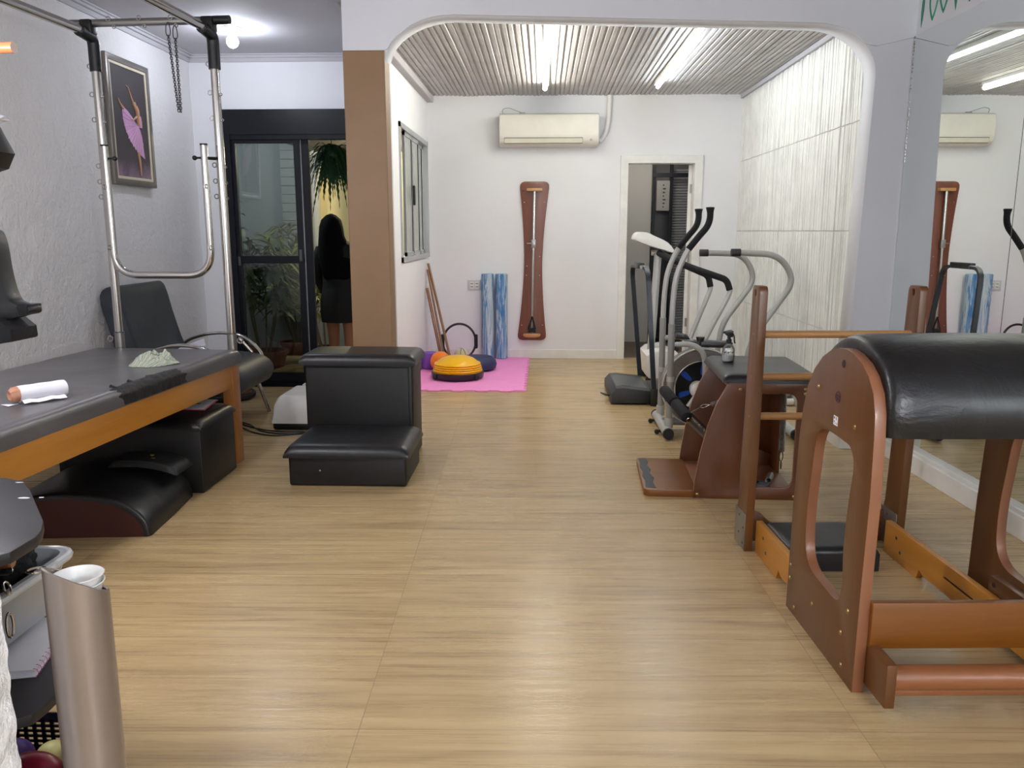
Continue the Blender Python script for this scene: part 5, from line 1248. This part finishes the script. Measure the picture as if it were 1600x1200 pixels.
# swinging handle poles
for y, nm in ((yn, 'near'), (yf, 'far')):
    low = obj('lever_tube', MB().tube([(0.868, y, 0.08), (0.866, y, 0.55), (0.864, y, 0.77)], 0.0225, 16), 'grey_metal', EL)
    obj('lever_collar', MB().tube([(0.868, y, 0.38), (0.868, y, 0.415)], 0.026, 16).tube([(0.868, y, 0.06), (0.868, y, 0.13)], 0.030, 14), 'grey_light', low)
    up = sm([(0.864, y, 0.75), (0.868, y, 0.93), (0.884, y, 1.08), (0.925, y, 1.20), (0.965, y, 1.275)], 6)
    hp_ = obj('swing_handle', MB().tube(up, 0.0185, 14), 'grey_light', EL)
    gp = sm([(0.955, y, 1.262), (1.02, y, 1.345), (1.068, y, 1.405), (1.086, y, 1.46), (1.086, y, 1.53)], 6)
    n_ = len(gp)
    obj('foam_grip', MB().tube(gp, [0.0215 + (0.010 * max(0, (i / n_ - 0.86) / 0.14)) for i in range(n_)], 16), 'black_matte', hp_)
    obj('grip_end', MB().lathe([(0.0, 0.004), (0.022, 0.003), (0.031, 0)], (1.086, y, 1.53), seg=16), 'rubber', hp_)
lk = MB().tube(sm([(0.868, yn + .01, 0.625), (0.98, yn + .02, 0.632), (1.06, yn + .03, 0.60), (1.10, yn + .04, 0.53), (1.11, yn + .05, 0.40)], 7), 0.0185, 14)
obj('pedal_link', lk, 'grey_light', EL)
obj('pedal_link', MB().tube(sm([(0.868, yf, 0.625), (1.0, yf, 0.63), (1.10, yf, 0.58), (1.2, yf, 0.5)], 7), 0.0185, 14), 'grey_light', EL)
for x, y in ((0.90, yn - .01), ): obj('bolt_cap', MB().tube([(x, y - .03, 0.605), (x, y, 0.605)], 0.014, 14), 'black_plastic', EL)
obj('lever_pedal', MB().prism([(0.90, 0.665), (0.91, 0.70), (0.98, 0.69), (1.0, 0.66)], 'XZ', 5.50, 5.58, (), .004), 'black_plastic', EL)
kn = MB().tube([(1.085, 5.60, 0.60), (1.085, 5.60, 0.64)], 0.008, 10).lathe([(0, 0), (.022, 0), (.030, .025), (.028, .032), (0, .032)], (1.085, 5.60, 0.635), seg=18)
obj('tension_knob', kn, 'black_plastic', EL)
# flywheel
wx, wz = 1.105, 0.315
fw_ = obj('flywheel_guard', MB().lathe([(.19, 5.575), (.262, 5.575), (.272, 5.59), (.272, 5.68), (.262, 5.695), (0, 5.695), (0, 5.64), (.185, 5.64), (.19, 5.575)], (wx, 0, wz), 'Y', 56), plain('brownish silver housing', '#8c8682', 0.3, 0.6), EL)
obj('guard_rim', MB().torus((wx, 5.574, wz), 0.188, 0.006, 'Y', 48, 8), 'chrome', fw_)
obj('guard_rim', MB().torus((wx, 5.578, wz), 0.270, 0.006, 'Y', 56, 8), 'grey_light', fw_)
obj('flywheel', MB().lathe([(0, 5.62), (.178, 5.62), (.182, 5.63), (0, 5.635)], (wx, 0, wz), 'Y', 48), plain('black disc', '#0e0f14', 0.35), EL)
bl = plain('bright blue plastic', '#1c55c4', 0.4)
for k in range(6):
    a0 = k * pi / 3 + 0.35
    pts = [(wx + r * cos(a0 + t), wz + r * sin(a0 + t)) for r, t in ((.085, 0), (.12, -.08), (.16, -.05), (.165, .14), (.13, .20), (.09, .22))]
    obj('blue_vane', MB().prism(sm2(pts, 3), 'XZ', 5.612, 5.621), bl, fw_)
for k, a0 in enumerate((2.2, 2.9, 3.7)): obj('guard_mark', MB().torus((wx + .228 * cos(a0 - .5), 5.573, wz + .228 * sin(a0 - .5)), 0.016, 0.0018, 'Y', 16, 4), 'grey_metal', fw_)
obj('hub_cover', MB().lathe([(0, 5.50), (.03, 5.502), (.055, 5.52), (.06, 5.55), (.05, 5.61), (0, 5.61)], (1.075, 0, 0.31), 'Y', 28), 'white_plastic', EL)
obj('crank_arm', MB().tube([(1.075, 5.51, 0.31), (1.20, 5.50, 0.50)], 0.018, 12).tube([(1.075, 5.51, 0.31), (1.00, 5.50, 0.20)], 0.015, 12), 'grey_light', EL)
obj('pedal_deck', MB().prism([(1.12, 0.505), (1.5, 0.49), (1.52, 0.52), (1.5, 0.54), (1.15, 0.55)], 'XZ', 5.44, 5.56, (), .008), 'black_plastic', EL)
obj('pedal_deck', MB().prism([(1.0, 0.57), (1.34, 0.56), (1.36, 0.60), (1.05, 0.61)], 'XZ', 5.80, 5.92, (), .008), 'black_plastic', EL)
obj('rear_post', MB().tube([(1.70, ym, 0.06), (1.62, ym, 0.30), (1.38, ym, 0.33), (1.1, ym, 0.33)], 0.022, 12), 'grey_light', EL)

# ---------------------------------------------------------------- treadmill with console, in front of the doorway
T2 = thing('console_treadmill', 'treadmill with white console on a grey column and long black padded hand rails', 'treadmill', (1.25, 7.6, 0))
obj('column', MB().tube(sm([(1.00, 7.55, 0.12), (1.02, 7.55, 0.5), (1.035, 7.55, 0.85), (1.05, 7.55, 1.20)], 5), 0.034, 16, squash=1.3), 'grey_light', T2)
cn = MB().prism(sm2([(0.820, 1.318), (0.85, 1.366), (0.92, 1.368), (1.0, 1.335), (1.12, 1.275), (1.178, 1.19), (1.08, 1.215), (0.96, 1.25), (0.84, 1.295)], 3), 'XZ', 7.42, 7.72, (), 0.012, 3)
cons = obj('console', cn, 'white_plastic', T2)
obj('console_screen', MB().prism([(0.87, 1.371), (0.91, 1.373), (1.08, 1.306), (1.08, 1.300), (0.91, 1.366), (0.87, 1.366)], 'XZ', 7.47, 7.67), plain('dark screen', '#2a2e30', 0.2), cons)
obj('console_bracket', MB().tube([(0.99, 7.55, 1.185), (1.10, 7.55, 1.185)], 0.026, 12), 'grey_metal', T2)
obj('hand_rail', MB().tube(fillet([(1.05, 7.50, 1.185), (1.12, 7.36, 1.145), (1.29, 7.35, 1.070), (1.635, 7.35, 0.955), (1.664, 7.35, 0.865)], 0.09, 6), 0.029, 14), 'black_matte', T2)
obj('hand_rail', MB().tube(fillet([(1.05, 7.60, 1.185), (1.14, 7.82, 1.150), (1.285, 7.85, 1.085), (1.572, 7.85, 0.965), (1.594, 7.85, 0.86)], 0.09, 6), 0.029, 14), 'black_matte', T2)
obj('rail_tube', MB().tube(sm([(1.664, 7.35, 0.88), (1.65, 7.35, 0.80), (1.458, 7.35, 0.394), (1.44, 7.35, 0.2), (1.44, 7.36, 0.06)], 6), 0.022, 14), 'grey_light', T2)
obj('rail_tube', MB().tube(sm([(1.594, 7.85, 0.875), (1.58, 7.85, 0.79), (1.422, 7.85, 0.358), (1.41, 7.85, 0.2), (1.41, 7.84, 0.06)], 6), 0.022, 14), 'grey_light', T2)
obj('motor_hood', MB().prism([(0.96, 0.06), (0.945, 0.27), (0.99, 0.31), (1.12, 0.33), (1.28, 0.25), (1.28, 0.06)], 'XZ', 7.33, 7.86, (), 0.02, 3), 'white_plastic', T2)
obj('deck', MB().box(1.28, 2.0, 7.38, 7.80, 0.05, 0.13, 0.015), 'black_plastic', T2)
obj('deck_stripe', MB().box(1.0, 2.0, 7.34, 7.38, 0.04, 0.12, 0.01), 'grey_metal', T2)
for y in (7.36, 7.82): obj('wheel', MB().tube([(0.99, y - 0.02, 0.045), (0.99, y + 0.02, 0.045)], 0.045, 18), 'rubber', T2)

# ---------------------------------------------------------------- folding treadmill with black loop frame
WT = thing('walking_treadmill', 'small black folding treadmill with a tall flat black loop frame', 'treadmill', (1.0, 6.78, 0))
obj('motor_box', MB().prism([(0.56, 0.012), (0.885, 0.012), (0.885, 0.115), (0.66, 0.140), (0.60, 0.135), (0.56, 0.09)], 'XZ', 6.47, 7.20, (), 0.008, 2), plain('charcoal motor cover', '#2d3033', 0.45), WT)
obj('cover_panel', MB().prism([(0.61, 0.137), (0.66, 0.142), (0.86, 0.119), (0.86, 0.116), (0.66, 0.139)], 'XZ', 6.58, 7.08), plain('grey cover inset', '#4a4c4d', 0.4), WT)
obj('deck', MB().box(0.885, 1.32, 6.52, 7.14, 0.02, 0.085, 0.01), 'black_plastic', WT)
obj('side_bracket', MB().box(0.87, 0.94, 6.43, 6.49, 0.0, 0.14, 0.006), 'black_plastic', WT)
def flatloop(pts, w, t):
    b = MB(); P = fillet(pts, 0.11, 8); L_ = len(P); rings_ = []
    for i, p_ in enumerate(P):
        tg_ = (P[min(L_ - 1, i + 1)] - P[max(0, i - 1)]).normalized(); xax = Vector((1, 0, 0)); xax = (xax - tg_ * xax.dot(tg_)).normalized(); n_ = tg_.cross(xax)
        rings_.append([p_ + xax * w + n_ * t, p_ - xax * w + n_ * t, p_ - xax * w - n_ * t, p_ + xax * w - n_ * t])
    return skin_rings(b, rings_)
obj('loop_frame', flatloop([(0.905, 6.45, 0.03), (0.83, 6.52, 1.090), (0.775, 7.18, 1.085), (0.885, 7.235, 0.03)], 0.019, 0.012), plain('blue black frame', '#1a2028', 0.4), WT, ang=60)
obj('grip_box', MB().box(0.775, 0.825, 6.70, 7.00, 1.08, 1.125, 0.006), 'black_plastic', WT)
obj('grip_end', MB().box(0.785, 0.835, 6.64, 6.70, 1.076, 1.106, 0.006), 'grey_metal', WT)
obj('key_cord', MB().tube(sm([(0.565, 6.62, 0.05), (0.53, 6.60, 0.055), (0.49, 6.62, 0.07), (0.50, 6.66, 0.06), (0.56, 6.64, 0.045)], 6), 0.006, 6), 'black_plastic', WT)

# ---------------------------------------------------------------- treadmill with big grey curved handles
GT = thing('treadmill', 'treadmill with two thick grey curved handle tubes near the ribbed wall', 'treadmill', (1.7, 6.78, 0))
for y, nm in ((6.50, 0), (7.06, 1)):
    if nm == 0: pts = fillet([(1.505, y, 1.215), (1.84, y, 1.20), (1.975, y, 1.00), (1.72, y, 0.62), (1.64, y, 0.45), (1.62, y, 0.08)], 0.17, 9)
    else: pts = fillet([(1.367, y, 1.198), (1.70, y, 1.19), (1.815, y, 0.98), (1.55, y, 0.60), (1.52, y, 0.40), (1.52, y, 0.08)], 0.16, 9)
    h_ = obj('handle_tube', MB().tube(pts, 0.0245, 18), 'grey_metal', GT)
    obj('end_cap', MB().tube([pts[0] + Vector((-0.035, 0, 0)), pts[0] + Vector((0.035, 0, 0))], 0.030, 18), 'rubber', h_)
obj('deck', MB().box(1.66, 2.02, 6.56, 7.0, 0.06, 0.15, 0.015), 'grey_metal', GT)
obj('belt', MB().box(1.68, 2.01, 6.60, 6.96, 0.1505, 0.156), 'rubber', GT)
for y in (6.50, 7.06): obj('foot_rail', MB().tube([(1.45, y, 0.03), (2.02, y, 0.03)], 0.028, 14), 'white_plastic', GT)
obj('cross_tube', MB().tube([(1.57, 6.50, 0.12), (1.57, 7.06, 0.12)], 0.025, 14), 'grey_light', GT)
obj('hanging_wire', MB().tube(sm([(1.66, 6.50, 0.62), (1.69, 6.47, 0.50), (1.64, 6.47, 0.42)], 6), 0.004, 6), 'black_plastic', GT)

# ================================================================ FAR ROOM OBJECTS
# pink jigsaw mat
def jig():
    P = []; x0, x1, y0, y1 = -1.205, -0.16, 6.99, 8.88
    x = x0; k = 0
    P.append((x0, y0))
    while x < x1 - 0.02:      # front edge, wide trapezoid tabs
        w = 0.105; y = y0 - 0.028 if k % 2 == 0 else y0
        P += [(min(x + 0.012, x1), y), (min(x + w - 0.012, x1), y)]; x += w; k += 1
    y = y0; k = 0
    while y < y1 - 0.03:      # aisle edge, small tabs
        w = 0.062; x_ = x1 + 0.026 if k % 2 == 0 else x1
        P += [(x_, min(y + 0.008, y1)), (x_, min(y + w - 0.008, y1))]; y += w; k += 1
    P += [(x1, y1), (x0, y1)]
    return P
single('puzzle_mat', 'pink foam puzzle mat with toothed edges lying by the corner of the far room', 'mat', MB().prism(jig(), 'XY', 0.001, 0.014, (), 0.002), plain('pink foam', '#fb9bdc', 0.7, var=0.03))
bs = thing('balance_dome', 'yellow ribbed balance dome on a black base on the pink mat', 'balance dome', (-0.795, 7.58, 0.014))
pf = [(0, .222), (.05, .221), (.10, .214), (.15, .196), (.185, .170), (.20, .155)]
z = .155; r = .203
for k in range(5):
    pf += [(r + .010, z - .001), (r + .016, z - .007), (r + .010, z - .0135), (r - .002, z - .0165)]; z -= .019; r += .005
pf += [(r, z), (r - .01, z - .01), (0, z - .01)]
obj('dome', MB().lathe(list(reversed(pf)), (-0.795, 7.58, 0.008), seg=72), plain('yellow rubber dome', '#f7bd0e', 0.3, var=0.02), bs, ang=25)
obj('base', MB().lathe([(0, 0), (.20, 0), (.24, .012), (.247, .03), (.247, .062), (.235, .07), (0, .07)], (-0.795, 7.58, 0.015), seg=64), 'black_plastic', bs)
for a in (-2.45, -0.69): obj('side_grip', MB().lathe([(0, 0), (.022, 0), (.026, .02), (.012, .022), (0, .016)], (0, 0, 0), 'Z', 20).xf(Matrix.Translation((-0.795 + .238 * cos(a), 7.58 + .238 * sin(a), .05)) @ Matrix.Rotation(a, 4, 'Z') @ Matrix.Rotation(R(90), 4, 'Y')), 'rubber', bs)
single('foam_ball', 'orange ball behind the yellow balance dome', 'ball', MB().sphere((-1.00, 7.93, 0.115), 0.10, 32, 20), plain('orange rubber', '#ee7f24', 0.45))
single('rolled_mat', 'rolled purple mat standing beside the orange ball', 'mat', MB().lathe([(0, 0), (.075, 0), (.08, .01), (.08, .155), (.07, .165), (0, .16)], (-1.13, 8.10, 0.016), seg=36), plain('purple foam', '#7a4fb0', 0.7))
nv_ = MB().lathe([(0, 0), (.16, 0), (.195, .02), (.205, .06), (.195, .10), (.16, .13), (0, .135)], (-0.655, 8.05, 0.016), seg=40)
single('inflatable_cushion', 'navy blue round cushion half hidden behind the yellow dome', 'cushion', nv_, plain('navy rubber', '#262f55', 0.6))
single('small_ball', 'cream ball with dark lines behind the yellow dome', 'ball', MB().sphere((-0.845, 8.45, 0.095), 0.078, 28, 18), plain('cream ball', '#cfc4a0', 0.5))
lin = MB().torus((-0.845, 8.45, 0.095), 0.0775, 0.0035, 'X', 36, 5).torus((-0.845, 8.45, 0.095), 0.0775, 0.0035, 'X', 36, 5, rot=Matrix.Rotation(0.7, 3, 'Z'))
o_ = obj('painted_lines', lin, 'black_plastic', None); o_.parent = bpy.data.objects['small_ball']; o_.location = tuple(-Vector(bpy.data.objects['small_ball'].location))
rg_ = thing('pilates_ring', 'black flexible exercise ring with two side pads standing against the far wall', 'ring', (-0.87, 8.70, 0.1))
obj('ring', MB().torus((-0.880, 8.60, 0.222), 0.19, 0.012, 'Y', 48, 10, 0.92, 1.0, rot=Matrix.Rotation(R(-12), 3, 'X')), 'black_plastic', rg_)
for s in (-1, 1): obj('hand_pad', MB().box(-0.880 + s * 0.178 - .018, -0.880 + s * 0.178 + .018, 8.57, 8.63, 0.15, 0.30, 0.012), 'black_matte', rg_)
for k, (p_, q_, r_, mt_, lb_) in enumerate((((-0.93, 8.30, 0.018), (-1.200, 8.62, 1.045), .0135, 'stickwood', 'longest wooden stick leaning in the corner beneath the window'),
        ((-1.04, 8.40, 0.02), (-1.195, 8.46, 0.80), .016, 'reddowel', 'shorter thick brown wooden stick leaning in the corner'),
        ((-1.0, 8.33, 0.018), (-1.198, 8.55, 0.985), .012, 'stickwood', 'second long wooden stick, between the longest and the thick short one'))):
    single('wooden_stick', lb_, 'stick', MB().tube([p_, q_], r_, 12), mt_, 'wooden sticks in the corner')
# marbled foam rollers
def marble(seed):
    m, nt, b = nmat('blue marbled foam'); v = coords(nt, (1, 1, 0.07), (0, 0, 0), (seed, 0, 0)); n = noise_node(nt, v, 26, 4, 0.7, 2.2); n2 = noise_node(nt, v, 9, 3)
    ad = nt.nodes.new('ShaderNodeMath'); ad.operation = 'MULTIPLY_ADD'; ad.inputs[1].default_value = 0.5; link(nt, n2.outputs['Fac'], ad.inputs[0]); link(nt, n.outputs['Fac'], ad.inputs[2])
    link(nt, ramp(nt, ad.outputs[0], [(0.58, srgb('#3a70a8')), (0.72, srgb('#5f8dbb')), (0.78, srgb('#a9bccb')), (0.92, srgb('#ccd4d8'))]), b.inputs['Base Color']); b.inputs['Roughness'].default_value = 0.8; return m
for k, x in enumerate((-0.590, -0.440)):
    r_ = .066
    single('foam_roller', ('blue and white marbled foam roller standing by the wall socket', 'blue and white marbled foam roller standing nearer the wooden wall board')[k], 'foam roller',
           MB().lathe([(0, 0), (r_ - .006, 0), (r_, .006), (r_, .909), (r_ - .006, .915), (0, .915)], (x, 8.81, 0.015), seg=40), marble(k * 3.7), 'foam rollers by the far wall')
so = thing('wall_socket', 'white double wall socket beside the blue foam rollers', 'socket', (-0.737, 8.898, 0.80))
obj('plate', MB().box(-0.812, -0.662, 8.888, 8.899, 0.745, 0.858, 0.004), plain('grey white plate', '#cfd0d3', 0.4), so)
for x in (-0.765, -0.71):
    s_ = obj('outlet', MB().box(x - .022, x + .022, 8.884, 8.889, 0.765, 0.838, 0.003), 'white_plastic', so)
    mk = MB()
    for z in (0.785, 0.818): mk.box(x - .014, x + .014, 8.8825, 8.8845, z - .003, z + .003)
    obj('outlet_slot', mk, 'rubber', s_)
# air conditioner
AC_ = thing('air_conditioner', 'cream white split air conditioner mounted high on the far wall', 'air conditioner', (0.055, 8.89, 2.24))
acp = [(8.90, 2.245), (8.90, 2.565), (8.735, 2.565), (8.70, 2.55), (8.688, 2.50), (8.688, 2.36), (8.70, 2.30), (8.735, 2.26), (8.80, 2.245)]
obj('casing', MB().prism(sm2(acp, 1), 'YZ', -0.452, 0.565, (), 0.006, 3), plain('aged cream plastic', '#e6e3d8', 0.4, var=0.04), AC_, ang=50)
obj('end_cheek', MB().prism([(8.90, 2.25), (8.90, 2.56), (8.74, 2.56), (8.705, 2.50), (8.705, 2.31), (8.76, 2.25)], 'YZ', 0.565, 0.571), 'white_plastic', AC_)
sx0, sx1 = -0.40, 0.40
fl_ = obj('air_flap', MB().prism([(8.712, 2.272), (8.700, 2.318), (8.694, 2.316), (8.706, 2.270)], 'YZ', sx0, sx1), plain('cream flap', '#d8d4c2', 0.45), AC_)
lm = MB()
for z, y in ((2.320, 8.694), (2.268, 8.713)): lm.tube([(sx0, y, z), (sx1, y, z)], 0.0025, 6)
for x in (sx0, sx1): lm.tube([(x, 8.694, 2.32), (x, 8.713, 2.268)], 0.0025, 6)
obj('flap_outline', lm, 'black_plastic', fl_)
obj('indicator', MB().lathe([(0, -.002), (.012, -.001), (.013, 0)], (0.49, 8.698, 2.30), 'Y', 14), 'grey_metal', AC_)
obj('wire_loop', MB().tube(sm([(-0.42, 8.80, 2.567), (-0.42, 8.78, 2.61), (-0.36, 8.78, 2.625), (-0.28, 8.79, 2.60), (-0.22, 8.8, 2.58), (-0.19, 8.8, 2.57)], 6), 0.0035, 6).box(-0.25, -0.19, 8.79, 8.82, 2.565, 2.585, .004), 'grey_metal', AC_)
single('drain_pipe', 'white pipe bending from the air conditioner up to the ceiling', 'pipe', MB().tube(sm([(0.578, 8.855, 2.30), (0.61, 8.865, 2.32), (0.655, 8.87, 2.40), (0.675, 8.87, 2.52), (0.680, 8.87, 2.66), (0.682, 8.87, 2.762)], 7), 0.024, 16), 'white_plastic')
# wooden wall board with rotating bar
WB = thing('wall_board', 'waisted mahogany board with a vertical steel bar screwed to the far wall', 'exercise board', (-0.10, 8.898, 0.205))
ctrx = lambda z: -0.100 + 0.012 * (z - 1.05) / 0.85
def hw(z):
    t = (z - 0.205) / (1.895 - 0.205); return 0.097 + 0.065 * abs(2 * t - 1) ** 1.7 if t > 0.0 else 0.16
L_ = []; R__ = []
for k in range(25):
    z = 0.205 + 1.69 * k / 24; e = min(z - 0.205, 1.895 - z); c_ = 0.0 if e >= 0.06 else 0.06 - math.sqrt(max(0, 0.06 ** 2 - (0.06 - e) ** 2))
    L_.append((ctrx(z) - hw(z) + c_, z)); R__.append((ctrx(z) + hw(z) - c_, z))
ex = lambda z, s: (ctrx(z) + s * (hw(z) - (0.06 - math.sqrt(max(0, .0036 - (.06 - min(z - .205, 1.895 - z)) ** 2)))), z)
Lx = [ex(z, -1) for z in (0.212, 0.222, 0.24)]; 
poly = [L_[0]] + Lx + L_[1:-1] + [ex(z, -1) for z in (1.86, 1.878, 1.888)] + [L_[-1]] + [R__[-1]] + [ex(z, 1) for z in (1.888, 1.878, 1.86)] + R__[-2:0:-1] + [ex(z, 1) for z in (0.24, 0.222, 0.212)] + [R__[0]]
obj('board', MB().prism(poly, 'XZ', 8.872, 8.898, (), 0.003), 'board_red', WB)
def cx_(z): return ctrx(z)
bt = obj('upper_bar', MB().tube([(cx_(1.18), 8.835, 1.18), (cx_(1.80), 8.835, 1.80)], 0.0155, 16), 'chrome', WB)
obj('lower_bar', MB().tube([(cx_(0.44), 8.835, 0.44), (cx_(1.20), 8.835, 1.20)], 0.0125, 16), 'chrome', WB)
ck = MB().box(cx_(1.24) - .024, cx_(1.24) + .024, 8.812, 8.858, 1.205, 1.29, .004).tube([(cx_(1.24) - .02, 8.835, 1.25), (cx_(1.24) - .07, 8.835, 1.25)], 0.006, 10)
obj('clamp', ck, 'steel', WB)
for z, c2 in ((1.805, 0), (0.262, 1)):
    pts = [(cx_(z) - .082, z - .012), (cx_(z) + .082, z - .012), (cx_(z) + .082, z + .018), (cx_(z) - .082, z + .018)] if not c2 else sm2([(cx_(z) - .082, z + .02), (cx_(z) - .07, z - .014), (cx_(z) + .07, z - .014), (cx_(z) + .082, z + .02)], 3)
    obj('wooden_block', MB().prism(pts, 'XZ', 8.80, 8.872, (), 0.004), 'dowel', WB)
obj('lower_pin', MB().tube([(cx_(.3), 8.835, 0.27), (cx_(.45), 8.835, 0.45)], 0.012, 12), 'steel', WB)
sr_ = MB().tube([(cx_(.47), 8.815, 0.47), (cx_(.3) - .040, 8.815, 0.33)], 0.008, 8).tube([(cx_(.47), 8.815, 0.47), (cx_(.3) + .040, 8.815, 0.33)], 0.008, 8)
obj('strap_loop', sr_.prism([(cx_(.3) - .045, .30), (cx_(.3) + .045, .30), (cx_(.3) + .035, .345), (cx_(.3) - .035, .345)], 'XZ', 8.80, 8.825, (), .004), 'black_matte', WB)
for z, s in ((1.68, -1), (1.68, 1), (1.80, -1), (1.11, 1), (1.01, -1), (0.91, -1), (0.91, 1), (0.37, -1), (0.37, 1)):
    x = ctrx(z) + s * (hw(z) - 0.030)
    obj('screw', MB().lathe([(0, -.004), (.005, -.003), (.007, 0)], (x, 8.872, z), 'Y', 10), 'chrome' if not (z == 1.80) else 'rubber', WB)
stn = MB()
